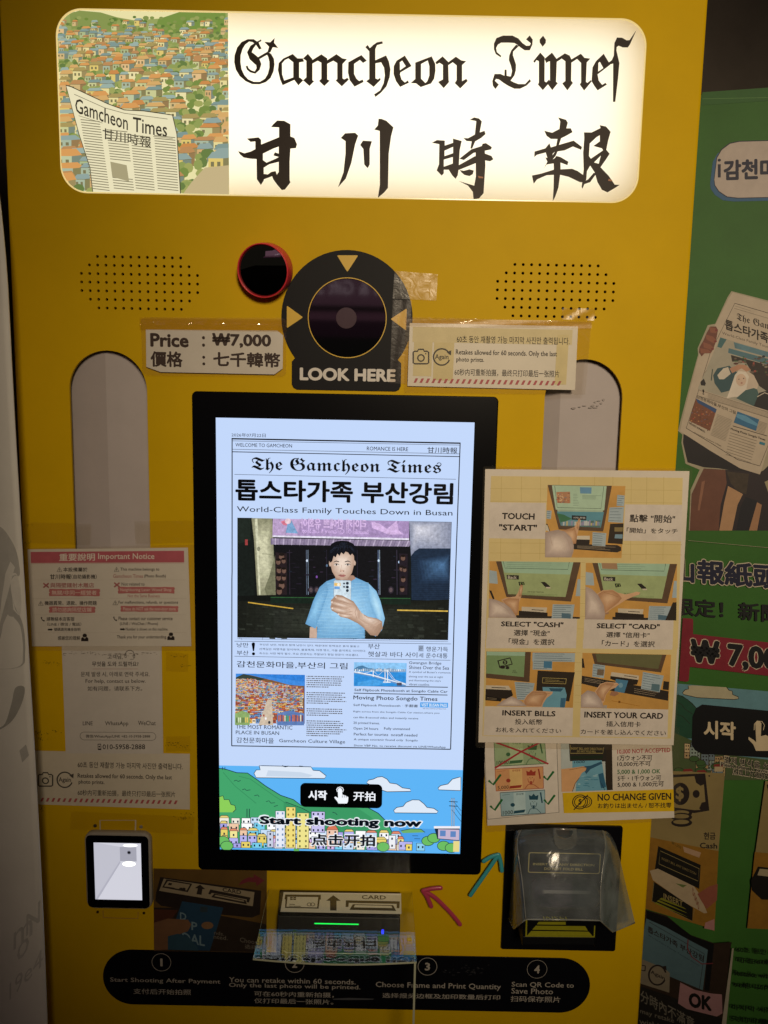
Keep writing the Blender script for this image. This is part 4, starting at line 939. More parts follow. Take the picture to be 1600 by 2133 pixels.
cov = thing('rain_cover', 'frosted flared plastic rain cover over the banknote slot', 'plastic cover', P3(1180, 1900, .004))
sh = m.build('cover_shell', cov)
m = MB(); pts = [P3(980+x/3.81, 1680+y/3.81, h) for x, y, h in grid[-1]]
m.tube(pts, .0009, CLEAR('frosted_edge', .5, haze=.45, hazecol='#b9bdb8', rough=.2), 6); 
for j in (6, 15): m.tube([P3(980+g_[j][0]/3.81, 1680+g_[j][1]/3.81, g_[j][2]+.0004) for g_ in grid], .0007, CLEAR('frosted_crease', .55, haze=.30, hazecol='#b9bdb8', rough=.2), 6)
m.build('rolled_edge', cov)
m = MB(); HP = FRONT.off(.060)
def tp(x, y): return HP.at(980+x/3.81, 1680+y/3.81)
tong = [tp(*q_) for q_ in ((662,172),(842,178),(846,250),(838,300),(805,332),(755,342),(700,330),(668,296),(660,240))]
holl = [tp(*q_) for q_ in ((680,182),(812,186),(812,215),(800,240),(772,256),(735,256),(700,238),(684,212))]
m.plate(HP, [tong, holl], -.001, .0012, CLEAR('frosted_tab', .75, haze=.20, hazecol='#b5b8b2', rough=.15), bev=.0006); m.build('hanging_tab', cov)

# ================================================================ round mirror, arrows and tape
mir = thing('round_mirror', 'small round convex mirror with a red rim stuck beside the camera window', 'mirror', FRONT.hit(556, 566))
ax = Vector((-.16, -1, -.22)).normalized(); c0 = P3(557, 562, .006); rM = 55.5*KX*.965
uu = Vector((1, 0, 0)); uu = (uu-ax*uu.dot(ax)).normalized(); vv = ax.cross(uu)*-1
def ringp(r_, h): return [c0+ax*h+uu*(r_*math.cos(2*math.pi*k/48))+vv*(r_*math.sin(2*math.pi*k/48)) for k in range(48)]
RED = M('d8343f', rough=.35, spec=.5, var=.03)
pr = [(rM*.93, -.004), (rM*.985, -.003), (rM, .0), (rM, .017), (rM*.985, .019), (rM*.955, .019), (rM*.945, .0165)]
vs = [p for a_ in pr for p in ringp(*a_)]
m = MB(); m.add(vs, [(i*48+k, i*48+(k+1) % 48, (i+1)*48+(k+1) % 48, (i+1)*48+k) for i in range(len(pr)-1) for k in range(48)]+[tuple(range(47, -1, -1))], RED, True); m.build('red_rim', mir)
m = MB(); vs = [c0+ax*.0212]; fs = []
for i in range(1, 9): vs += ringp(rM*.95*i/8, .0212-.0045*(i/8)**2)
fs += [(0, 1+k, 1+(k+1) % 48) for k in range(48)]
for i in range(7): fs += [(1+i*48+k, 1+(i+1)*48+k, 1+(i+1)*48+(k+1) % 48, 1+i*48+(k+1) % 48) for k in range(48)]
m.add(vs, fs, M('8d9290', rough=.015, metal=1, var=0), True); m.build('mirror_glass', mir)

def arrow(name, label, crop, paths, col, wpx):
    m = MB(); mt = M(col, rough=.28, spec=.55, var=.04, coat=.4)
    for p in paths:
        d_ = dense([(x, y, 0) for x, y in p], 5) if len(p) > 2 else [(p[0][0]+(p[1][0]-p[0][0])*i/6, p[0][1]+(p[1][1]-p[0][1])*i/6, 0) for i in range(7)]
        pts = [P3(crop[0]+x/crop[2], crop[1]+y/crop[2], .0075) for x, y, _ in d_]
        a_ = (pts[0]-pts[1]).normalized(); b_ = (pts[-1]-pts[-2]).normalized(); r_ = wpx*DIST/FPX/2*1.1
        pts = [pts[0]+a_*r_*.8, pts[0]+a_*r_*.5]+pts+[pts[-1]+b_*r_*.5, pts[-1]+b_*r_*.8]
        m.tube(pts, [r_*.35, r_*.8]+[r_]*(len(pts)-4)+[r_*.8, r_*.35], mt, 12, .7)
    m.build(name, label=label, cat='arrow sticker')
arrow('arrow_sticker', 'curved glossy pink arrow pointing at the card slot', C4, [[(1150,202),(1215,238),(1290,310),(1338,365),(1356,390)], [(1150,202),(1200,190),(1250,186)], [(1150,202),(1175,240),(1196,290)]], 'b8425e', 9)
arrow('arrow_sticker', 'glossy cyan arrow pointing up at the banknote slot', C5, [[(225,382),(0,706)], [(225,382),(165,400),(104,436)], [(225,382),(240,440),(250,512)]], '3fa3ad', 8.5)

TAPE = CLEAR('clear_tape', .985, tint='#fdf9f0', haze=.015, hazecol='#c9b48c', rough=.22, bump=.14, bs=90, refl=.45)
TAPEG = CLEAR('grubby_tape', .975, tint='#fffdf8', haze=.012, hazecol='#8a7a58', rough=.2, bump=.5, bs=120, refl=.6)
TAPED = CLEAR('flat_tape', .98, tint='#fffaf4', haze=.02, hazecol='#8a6a70', rough=.3, bump=.12, bs=130, refl=.35)
def tape(label, pts, mt=TAPE, h=.0022, crop=(0, 0, 1), curl=.0006):
    pl = FRONT.off(h); m = MB(); p = [pl.at(crop[0]+x/crop[2], crop[1]+y/crop[2]) for x, y in pts]; N = 12; vs = []
    for j in range(5):
        for i in range(N+1):
            u, v = i/N, j/4
            a_ = [(p[0][d]*(1-u)+p[1][d]*u)*(1-v)+(p[3][d]*(1-u)+p[2][d]*u)*v for d in (0, 1)]
            vs.append(pl.world(*a_, curl*(math.sin(u*9+v*5)+.6*math.sin(u*23-v*11))*.5))
    m.add(vs, [(j*(N+1)+i, (j+1)*(N+1)+i, (j+1)*(N+1)+i+1, j*(N+1)+i+1) for j in range(4) for i in range(N)], mt, True)
    m.build('tape_strip', label=label, cat='tape')
tape('clear wrinkled tape square overlapping the right edge of the camera window', [(822,564),(912,571),(909,626),(818,622)])
tape('clear tape strip running down the right side of the black camera window', [(818,624),(858,626),(850,800),(812,798)], TAPED)
tape('wide clear tape band along the top of the right retake notice', [(846,664),(1234,668),(1233,684),(846,681)], TAPED, h=.0042)
tape('clear tape patch over the last holes of the right speaker', [(1172,641),(1241,643),(1238,668),(1170,665)])
tape('dull clear tape above the important notice, left end', [(62,1088),(190,1091),(187,1136),(62,1131)], TAPEG)
tape('dull clear tape above the important notice, right end', [(280,1086),(406,1084),(406,1130),(282,1133)], TAPEG)
tape('grubby tape strip right of the help contact notice heading', [(346,1358),(392,1362),(392,1400),(346,1398)], TAPEG)
tape('grubby tape strip right of the phone number on the help contact notice', [(346,1534),(396,1534),(396,1566),(346,1566)], TAPEG)
tape('creased clear tape between the left retake notice and the code scanner', [(148,1690),(405,1702),(402,1738),(146,1728)], TAPEG)
GRM = M('3a3008', rough=.8)
for oy, cx, cy, n_ in ((1330,350,180,14),(1330,400,188,8),(1330,300,700,20),(1330,430,690,10),(1330,290,740,14),(1330,1330,130,18),(1330,1380,200,10),(1330,1290,780,24),(1330,1350,800,14),(1330,1360,1330,30),(1330,1420,1300,20),(1330,300,1260,16),(1050,190,290,10),(1050,205,160,8)):
    gr = Art(FRONT, .0003, (0, oy, 3.556))
    for _ in range(n_): x, y = random.gauss(cx,28), random.gauss(cy,8); gr.ell(x,y,random.uniform(1,7),random.uniform(.8,2.4),GRM,7)
    gr.build('glue_stain', booth)
gr = Art(Pl((0, -.0, EYE), (1,0,0), (0,0,1)).off(-.0094), .0001, (800, 450, 2)); GR2 = M('a49c9a', rough=.8)
rs_ = [(790,800),(815,795),(835,790),(870,790),(880,775),(895,770),(905,780),(890,790),(915,765),(880,798),(860,798)]
for x, y in rs_:
    gr.ell(x, y, random.uniform(4,12), random.uniform(2,6), GR2, 8)
gr.build('tape_smudge', booth)
# ================================================================ notices taped to the booth
INKB = M('241c1a', rough=.6, var=.05); LAMI = CLEAR('laminate_film', .98, tint='#fdfaf4', haze=.03, hazecol='#c8bda8', rough=.07, bump=.25, bs=40)
def sheet(root, pl, corners_px, crop, col='cfc8bd', rnd=0, margin=None, h=.0004, cut=None):
    """paper sheet, with a clear laminated margin when margin is given as four pixel corners"""
    m = MB(); P_ = [pl.at(crop[0]+x/crop[2], crop[1]+y/crop[2]) for x, y in corners_px]
    m.plate(pl, [P_], 0, h, M(col, rough=.42, spec=.45, var=.05, vs=40, bump=.06, bs=700), back=True)
    m.build('paper_sheet', root)
    if margin:
        mg = [pl.at(crop[0]+x/crop[2], crop[1]+y/crop[2]) for x, y in margin]
        m = MB(); m.plate(pl, [mg, P_[::-1] if False else inset(ccw(P_), .0001)], .0001, .0005, LAMI); m.build('laminate_margin', root)
RED1 = M('b0606a', rough=.5); PINKP = M('c9838a')

# ---- price notice
C = (0, 450, 2); pl = FRONT.off(.0035)
t = thing('price_notice', 'white paper price notice reading 7,000 won left of the camera window', 'notice', FRONT.hit(448, 730))
sheet(t, pl, [(608,472),(1155,477),(1180,497),(1178,635),(1143,660),(670,650),(610,628)], C, margin=[(588,430),(600,422),(1178,424),(1192,440),(1192,655),(1180,668),(610,664),(594,650)])
A = Art(pl, .0006, C); BR = M('3a2a24', rough=.6)
for q in (('Price',626,487,787,548,6), (':',842,500,855,545,3), ('₩7,000',884,487,1130,552,6), ('價格',627,562,762,630,5), (':',843,582,856,622,3), ('七千韓幣',888,565,1168,632,5)): A.text(*q[:5], BR, q[5], res=3)
A.build('lettering', t)
m = MB(); CURL = CLEAR('curled_film', .98, tint='#fcf6ea', haze=.03, hazecol='#c59a60', rough=.05, bump=1.0, bs=55, refl=1.2)
N = 30; vs = []
for j in range(5):
    for i in range(N+1):
        a, b = pl.at(292+i*10.2, 661+j*6.5+i*.15); vs.append(pl.world(a, b, .001+.0035*math.sin(j/4*math.pi)*(.6+.4*math.sin(i*.9))*(1 if j < 4 else .3)))
m.add(vs, [(j*(N+1)+i, (j+1)*(N+1)+i, (j+1)*(N+1)+i+1, j*(N+1)+i+1) for j in range(4) for i in range(N)], CURL, True); m.build('curled_film_edge', t)

# ---- retake notices (two of a kind)
def retake(label, corners, margin, pl, tint, group='retake notices'):
    t = thing('retake_notice', label, 'notice', FRONT.hit(sum(c[0] for c in corners)/4, max(c[1] for c in corners)), group)
    C = (0, 0, 1); sheet(t, pl, corners, C, col='d3cab8', margin=margin)
    A = Art(pl, .0006, C); (x0, y0), (x1, _), (_, y2), (x3, y3) = corners
    w_ = x1-x0; hh = y3-y0
    def X(u, v): return x0+(x3-x0)*v+w_*u*(1-.01*v), y0+hh*v+w_*u*.0196
    def T(s_, u0, v0, u1, v1, b=0, ink=INKB):
        vm = (v0+v1)/2; A.tmid(s_, X(u0, vm), X(u1, vm), (v1-v0)*hh, ink, b)
    if tint:
        for u0, v0, u1, v1, c_ in ((.02,.06,.97,.30,'d6c79a'), (.03,.3,.14,.84,'d3c495'), (.15,.3,.27,.9,'d2c290'), (.88,.14,.95,.93,'d3c390')): A.poly([X(u0,v0),X(u1,v0),X(u1,v1),X(u0,v1)], M(c_, var=.08))
    T('60초 동안 재촬영 가능 마지막 사진만 출력됩니다.', .283, .185, .955, .30, 1.2)
    T('Retakes allowed for 60 seconds. Only the last', .281, .405, .885, .51, 2); T('photo prints.', .286, .525, .452, .62, 2)
    T('60秒内可重新拍摄，最终只打印最后一张照片', .278, .71, .905, .82, .6)
    for k in range(25):
        u = .035+k*.0358; A.poly([X(u+.012,.875),X(u+.027,.875),X(u+.015,.945),X(u,.945)], M('b0565a'))
    k_ = w_
    def q(u, v): return X(u, v)
    cxx, cyy = X(.074, .53); s_ = w_/350
    A.c(cxx, cyy, 1/s_); IC = M('4c4844', rough=.6)
    A.line([(-13,-11),(-7,-11),(-5,-15),(5,-15),(7,-11),(13,-11),(16,-9),(16,13),(13,15),(-13,15),(-16,13),(-16,-9)], 3, IC, closed=True)
    A.disc(0, 3, 8, IC, 2.8); A.disc(10, -6, 1.4, IC)
    cxx, cyy = X(.198, .53); A.c(cxx, cyy, 1/s_)
    A.line([(17*math.cos(R(20+320*k/30)), 17*math.sin(R(20+320*k/30))) for k in range(31)], 3, IC); A.poly([(10,-10),(19,-3),(20,-14)], IC)
    A.text('Again', -14, -6, 14, 8, IC, 2.5); A.c(0, 0, 1)
    A.build('lettering', t)
retake('laminated retake notice hanging right of the camera window', [(853.5,672.5),(1204,680),(1198,812.5),(849,804)], [(845,660),(1232.5,670),(1219,822),(842,818)], FRONT.off(.0026), True)
retake('retake notice taped below the help contact notice at lower left', [(69,1563.5),(395.5,1570),(395.5,1686),(73,1675)], None, FRONT.off(.0012), False)

# ---- important notice
C = (0, 1050, 3.556); pl = FRONT.off(.0024)
t = thing('important_notice', 'white notice with a red heading band reading important notice', 'notice', FRONT.hit(228, 1346))
sheet(t, pl, [(205,335),(1393,322),(1418,1052),(238,1053)], C, margin=[(195,325),(1440,300),(1450,1085),(215,1085)])
A = Art(pl.rot(1.0), .0006, C)
A.poly([(228,354),(1364,345),(1366,431),(231,436)], M('b25a66', rough=.5, var=.12)); A.line([(232,441),(1366,436)], 2, RED1)
WP = M('dbd2c8')
A.tmid('重要說明', (440,394), (705,391), 56, WP, 3); A.tmid('Important Notice', (728,392), (1145,392), 56, WP, 2)
RT = M('a0605f', rough=.6); LT = INKB
def brush(x0, y0, x1, y1):
    pts = [(x0+(x1-x0)*k/12, y0+random.uniform(-2,2)) for k in range(13)]+[(x1+5,(y0*2+y1)/3),(x1-3,(y0+y1)/2),(x1+2,(y0+y1*2)/3)]+[(x1-(x1-x0)*k/12, y1+random.uniform(-2,2)) for k in range(13)]+[(x0-4,(y0+y1*2)/3),(x0+4,(y0+y1)/2),(x0-3,(y0*2+y1)/3)]
    A.poly(pts, M('b26a6a', var=.15))
def warn(x, y): A.line([(x,y-16),(x+18,y+16),(x-18,y+16)], 4, LT, closed=True); A.line([(x,y-6),(x,y+6)], 4, LT); A.disc(x, y+11, 2.4, LT)
def cross(x, y, r=20): A.line([(x-r,y-r*.8),(x+r,y+r*.8)], 11, RT); A.line([(x+r,y-r*.8),(x-r,y+r*.8)], 11, RT)
def phone(x, y): A.line([(x-12,y-14,12),(x-12,y-4,6),(x-4,y+9,6),(x+10,y+13,12)], 8, LT)
def arr(x0, y0, x1, y1): ym = (y0+y1)/2; A.poly([(x0,ym-6),(x1-14,ym-6),(x1-14,y0),(x1,ym),(x1-14,y1),(x1-14,ym+6),(x0,ym+6)], LT)
def bow(x, y): A.ell(x, y-20, 16, 15, LT, 16); A.poly([(x-27,y+22),(x-26,y),(x-14,y-10),(x,y+6),(x+14,y-10),(x+26,y),(x+27,y+22)], LT); A.poly([(x-10,y-8),(x+10,y-8),(x,y+4)], M('b5aca0'))
for s_, x0, y0, x1, y1, ink, b in (('本設備屬於',470,468,650,500,LT,2), ('甘川時報',372,518,527,556,LT,3), ('（自助攝影機）',530,520,718,554,LT,2), ('與隔壁鐳射木雕店',374,582,698,618,RT,2),
   ('機器異常、退款、操作問題',332,716,718,748,LT,2), ('請聯絡本店客服',347,835,553,865,LT,1.5), ('（LINE / 微信 / 電話）',352,876,604,902,LT,1), ('號碼請見機身說明',402,915,597,940,LT,1.5), ('感謝您的理解',430,976,595,1006,LT,1.5),
   ('This machine belongs to',893,470,1182,499,LT,1.5), ('Gamcheon Times',840,518,1062,546,RT,.6), ('(Photo Booth)',1070,520,1230,549,LT,2), ('Not related to',902,579,1073,603,LT,.6), ('Not the Same Business',948,667,1185,690,RT,.5),
   ('For malfunctions, refunds, or questions',880,715,1320,743,LT,1.2), ('Please contact our customer service',880,832,1280,859,LT,1.2), ('(LINE / WeChat / Phone)',890,873,1172,901,LT,1), ('Number is shown on this machine.',933,913,1247,936,LT,1), ('Thank you for your understanding.',868,970,1237,1001,LT,1.2)):
    A.tmid(s_, (x0,(y0+y1)/2), (x1,(y0+y1)/2), y1-y0, ink, b)
for x0, y0, x1, y1, s_, u0, u1, v0, v1 in ((368,628,740,680,'無關/非同一經營者',385,718,638,672), (368,757,706,803,'請勿諮詢隔壁店鋪',390,680,764,797), (878,612,1293,660,'Neighboring Laser Wood Shop',893,1272,622,651), (897,753,1320,795,'Please do NOT ask the next-door store.',915,1307,762,787)):
    brush(x0, y0, x1, y1); A.tmid(s_, (u0,(v0+v1)/2), (u1,(v0+v1)/2), v1-v0, M('d6c2b8'), 1)
warn(443, 483); warn(866, 482); warn(305, 733); warn(856, 729); cross(344, 601); cross(868, 597); phone(322, 850); phone(858, 847); arr(357, 918, 394, 938); arr(892, 915, 930, 936); bow(630, 992); bow(1268, 983)
for y in (560, 697, 818, 950): A.line([(245,y),(770,y+1)], 1.2, M('b9aea2')); A.line([(812,y-1),(1380,y)], 1.2, M('b9aea2'))
A.build('lettering', t)

# ---- help contact notice
C = (0, 1330, 3.556); pl = FRONT.off(.0016)
t = thing('contact_notice', 'square white help notice with a headset drawing and phone number', 'notice', FRONT.hit(235, 1570))
sheet(t, pl, [(458,40),(1197,40),(1210,853),(488,850)], C, col='cfc9c2')
A = Art(pl.rot(.8), .0006, C)
for s_, x0, y0, x1, y1, b in (('고객님,',797,118,910,153,1.5), ('무엇을 도와 드릴까요?',683,169,1027,206,2), ('문제 발생 시, 아래로 연락 주세요.',600,245,1110,283,.8), ('For help, contact us below.',635,300,1080,336,.6), ('如有问题，请联系下方。',650,352,1055,388,.6), ('LINE',615,612,688,641,.3), ('WhatsApp',780,612,952,650,.3), ('WeChat',1025,608,1155,641,.3), ('微信/WhatsApp/LINE +82-10-5958-2888',637,710,1113,738,1.2), ('010-5958-2888',762,782,1076,819,1.2)):
    A.tmid(s_, (x0,(y0+y1)/2), (x1,(y0+y1)/2), y1-y0, INKB, b)
A.line([(688,224),(1025,224)], 2, RT); A.rrect(592, 690, 1158, 754, 32, INKB, 2.5)
A.line([(930+0,128),(930,112),(938,96),(955,86),(972,86),(988,96),(995,112),(995,128)], 4, INKB)
for x in (932, 994): A.rrect(x-8, 112, x+8, 142, 6, INKB, 3)
A.line([(998,140),(990,152),(965,153)], 3, INKB); A.rrect(725, 778, 752, 824, 4, INKB); A.rrect(729, 784, 748, 814, 2, M('cfc9c2')); A.disc(738, 799, 6, INKB)
A.build('lettering', t)
A = Art(pl, .0007, C); DRT = M('6a6055', var=.3)
for k in range(60): x = random.uniform(470,1190); A.ell(x, 115+random.gauss(0,6)-(10 if 560 < x < 700 else 0), random.uniform(2,16), random.uniform(.8,2.6), DRT, 7)
A.build('dirt_streak', t)

# ---- banknote rules notice (lower right, under the payment steps)
C = (980, 1330, 3.404); pl = FRONT.off(.0030); plr = pl.rot(2.3)
t = thing('banknote_notice', 'white notice of accepted banknotes with a yellow no change given band', 'notice', FRONT.hit(1205, 1714))
sheet(t, pl, [(88,640),(1424,640),(1446,1270),(120,1326)], C, col='d6cec3', margin=[(78,630),(1480,630),(1492,1272),(1446,1290),(112,1372),(70,1120)])
A = Art(pl, .0006, C); GRN = M('1f6a35'); 
A.poly([(95,700),(612,700),(629,1232),(122,1282)], M('3a3a38')); A.poly([(97,700),(609,700),(626,1230),(124,1279)], M('dcd4ca'))
def note(q, c1, c2, c3, txt):
    A.poly(q, M(c2)); ins = [(x+(sum(p[0] for p in q)/4-x)*.02, y+(sum(p[1] for p in q)/4-y)*.05) for x, y in q]; A.poly(ins, M(c1))
    def X(u, v): return tuple((q[0][i]*(1-u)+q[1][i]*u)*(1-v)+(q[3][i]*(1-u)+q[2][i]*u)*v for i in (0, 1))
    A.poly([X(.30,.05),X(.56,.05),X(.56,.95),X(.30,.95)], M(c3)); A.poly([X(.30,.80),X(.55,.78),X(.52,.9),X(.28,.92)], M(c2))
    f0 = X(.74,.5); A.ell(f0[0],f0[1],26,40,M(c1),20); A.line([(f0[0]+22*math.cos(R(a)), f0[1]+2+38*math.sin(R(a))) for a in range(0,181,18)], 4, M(c2))
    A.poly([(f0[0]-30,f0[1]-18),(f0[0]-34,f0[1]-52),(f0[0]-14,f0[1]-44),(f0[0],f0[1]-62),(f0[0]+14,f0[1]-44),(f0[0]+34,f0[1]-52),(f0[0]+30,f0[1]-18)], M(c2))
    A.ell(f0[0]-9,f0[1]-4,4,2,M('2a2420'),8); A.ell(f0[0]+9,f0[1]-4,4,2,M('2a2420'),8); A.line([f0,(f0[0]-3,f0[1]+9)], 2, M(c2)); A.poly([(f0[0]-10,f0[1]+22),(f0[0]+10,f0[1]+22),(f0[0],f0[1]+52)], M(c2))
    A.line([X(.60,.98),(f0[0]-24,f0[1]+48),(f0[0],f0[1]+42),(f0[0]+24,f0[1]+48),X(.9,.98)], 4, M(c2))
    A.tmid(txt, X(.04,.86), X(.27,.85), 28, M('2b2624'), 1)
    A.tmid('한국은행', X(.36,.12), X(.52,.12), 14, M(c2), 2); A.line([X(.05,.12),X(.22,.10)], 2, M(c2)); A.ell(*X(.27,.55),16,14,M(c2),10)
    p, q_ = X(.90,.10), X(.93,.55); A.line([p,q_], 10, M(c2))
note([(165,720),(528,720),(540,888),(172,908)], '9db58e', '3f6a45', 'b3c9a0', '10000')
note([(172,924),(516,905),(520,1062),(180,1082)], 'd8a070', 'a03a2c', 'e6c080', '5,000')
note([(208,1090),(528,1070),(532,1238),(218,1260)], '9fc0cc', '1f4c60', 'b8d4dc', '1000')
A.line([(172,918),(360,800),(495,735)], 13, M('a8323a')); A.line([(180,735),(360,800),(552,888)], 13, M('a8323a'))
for q in ([(128,1005),(162,1034),(215,962)], [(518,975),(545,1000),(590,940)], [(140,1185),(172,1215),(225,1138)], [(522,1140),(550,1172),(598,1108)]): A.line(q, 16, GRN)
A.poly([(640,700),(1003,700),(1008,1072),(645,1085)], M('b9c4c4')); A.poly([(690,700),(1003,700),(1008,1072),(960,1075),(950,700)], M('30281f'))
A.poly([(695,700),(955,700),(965,870),(940,870),(705,868)], M('2b2722')); A.line([(706,752),(708,812),(938,812),(944,770)], 4, M('a89a60'))
A.tmid('INSERT BILL ANY DIRECTION', (712,778), (934,782), 17, M('a89a60'), 2); A.tmid('DO NOT FOLD BILL', (755,798), (890,800), 14, M('a89a60'), 2)
A.poly([(705,830),(940,826),(936,850),(710,855)], M('1c2a1c'))
A.poly([(722,866),(930,862),(945,960),(968,1074),(745,1082),(752,1010),(722,920)], M('6fa9c4')); A.poly([(790,905),(850,900),(925,870),(935,885),(850,925),(820,960)], M('2f5a78')); A.poly([(905,960),(940,950),(960,1050),(925,1060)], M('2f6688'))
for k in range(16): A.ell(random.uniform(760,900),random.uniform(960,1060),random.uniform(6,26),random.uniform(2,5),M(random.choice(['a9cfdc','4f8dac','8fc0d4'])),8)
A.tmid('1000', (735,876), (810,872), 16, M('22384a'), 2); A.tmid('1000', (920,1015), (952,1070), 20, M('22384a'), 2)
A.poly([(643,924),(700,918),(800,904),(822,915),(815,935),(790,950),(770,985),(745,1020),(735,1060),(720,1083),(646,1084)], M('d9a878')); A.line([(700,930),(790,912),(818,914)], 3, M('8a5a3c')); A.line([(772,985),(742,1025),(722,1083)], 4, M('5a3a28'))
A.pl = pl
A.poly([(1003,770),(1418,760),(1426,1062),(1008,1072)], M('d6cec3'))
for s_, x0, x1, y, y2, h_, ink, b in (('10,000 NOT ACCEPTED',1040,1416,803,790,36,M('a8323a'),3), ('1万ウォン不可',1042,1288,846,844,38,INKB,2.5), ('10,000元不可',1040,1277,890,886,36,INKB,2.5), ('5,000 & 1,000 OK',1040,1345,946,941,36,GRN,3), ('5千・1千ウォン可',1042,1350,990,985,38,INKB,2.5), ('5,000 & 1,000元可',1042,1370,1036,1029,38,INKB,2.5)): A.tmid(s_, (x0,y), (x1,y2), h_, ink, b)
A.poly([(652,1092),(1438,1066),(1443,1222),(662,1236)], M('d9b414'))
A.tmid('NO CHANGE GIVEN', (900,1124), (1422,1116), 50, INKB, 4); A.tmid('お釣りは出ません / 恕不找零', (902,1184), (1424,1179), 38, INKB, 2.5)
for cx, r1 in ((818,44),(776,56)): A.disc(cx,1156,r1,INKB,7); A.disc(cx,1156,r1-14,INKB,4)
A.disc(776,1156,38,M('d9b414')); A.disc(776,1156,40,INKB,4); A.tmid('$', (764,1156), (788,1155), 44, INKB, 3); A.line([(732,1212),(832,1106)], 8, INKB)
A.build('printed_face', t)

# ---- payment steps poster
C1 = (980, 960, 3.404); C2 = (980, 1330, 3.404); pl = FRONT.off(.0062)
t = thing('payment_poster', 'large laminated payment steps poster with five hand photos right of the screen', 'poster', FRONT.hit(1200, 1550))
cor = [(1010.8,977),(1436.2,981.2),(1403,1552),(996.7,1546)]
sheet(t, pl, cor, (0, 0, 1), col='dcd3c6', margin=[(1006.5,974),(1009,971.5),(1439,975.5),(1442.5,980),(1406,1560),(1403,1564),(993,1557),(990.5,1553)])
A = Art(pl, .0006, C1); CRM = M('dcc98f', var=.08, vs=20)
A.poly([(147,107),(1505,120),(1470,1328),(105,1328)], CRM)
A.c(*C2); A.poly([(105,0),(1470,0),(1420,708),(85,690)], CRM)
A.c(*C1); LN = M('b59f58')
for x in (219,362,497,628,880,1010,1140,1250,1370): A.line([(x,112),(x-6,700)], 1.6, LN)
for y in (195,285,580,652): A.line([(140,y),(1500,y+14)], 1.6, LN)
for y in (720,820,910,1010,1100,1190): A.line([(760,y),(815,y+1)], 1.6, LN)
PB = M('d8cfc6')
A.poly([(138,293),(535,297),(530,553),(130,548)], PB); A.poly([(1096,308),(1500,312),(1492,570),(1084,566)], PB)
A.poly([(122,1112),(756,1118),(748,1328),(110,1328)], PB); A.poly([(806,1122),(1440,1130),(1432,1328),(800,1328)], PB)
A.c(*C2); A.poly([(112,0),(748,0),(746,62),(110,58)], PB); A.poly([(798,0),(1432,0),(1430,78),(796,70)], PB)
A.poly([(100,480),(728,488),(722,690),(92,686)], PB); A.poly([(780,492),(1402,502),(1396,700),(774,692)], PB)
for y in (100,170,230,330,400,450): A.line([(738,y),(782,y+1)], 1.6, LN)
for s_, x0, y0, x1, y1, b in (('お札を入れてください',180,628,642,672,1.6), ('投入紙幣',316,568,508,612,2), ('INSERT BILLS',226,506,602,552,5), ('INSERT YOUR CARD',808,516,1364,570,5), ('插入信用卡',964,584,1205,628,2), ('カードを差し込んでください',782,640,1384,688,1.6)): A.text(s_, x0, y0, x1, y1, INKB, b)
A.c(*C1)
for s_, x0, y0, x1, y1, b in (('TOUCH',224,367,454,417,5), ('"START"',203,447,470,497,5), ('點擊 "開始"',1130,378,1448,440,2.5), ('「開始」をタッチ',1108,472,1467,517,2), ('SELECT "CASH"',218,1135,658,1180,5), ('選擇 "現金"',308,1195,560,1243,2.2), ('「現金」を選択',272,1256,594,1306,2), ('SELECT "CARD"',896,1148,1340,1194,5), ('選擇 "信用卡"',963,1210,1268,1256,2.2), ('「カード」を選択',932,1270,1304,1320,2)): A.text(s_, x0, y0, x1, y1, INKB, b)
A.build('lettering', t)
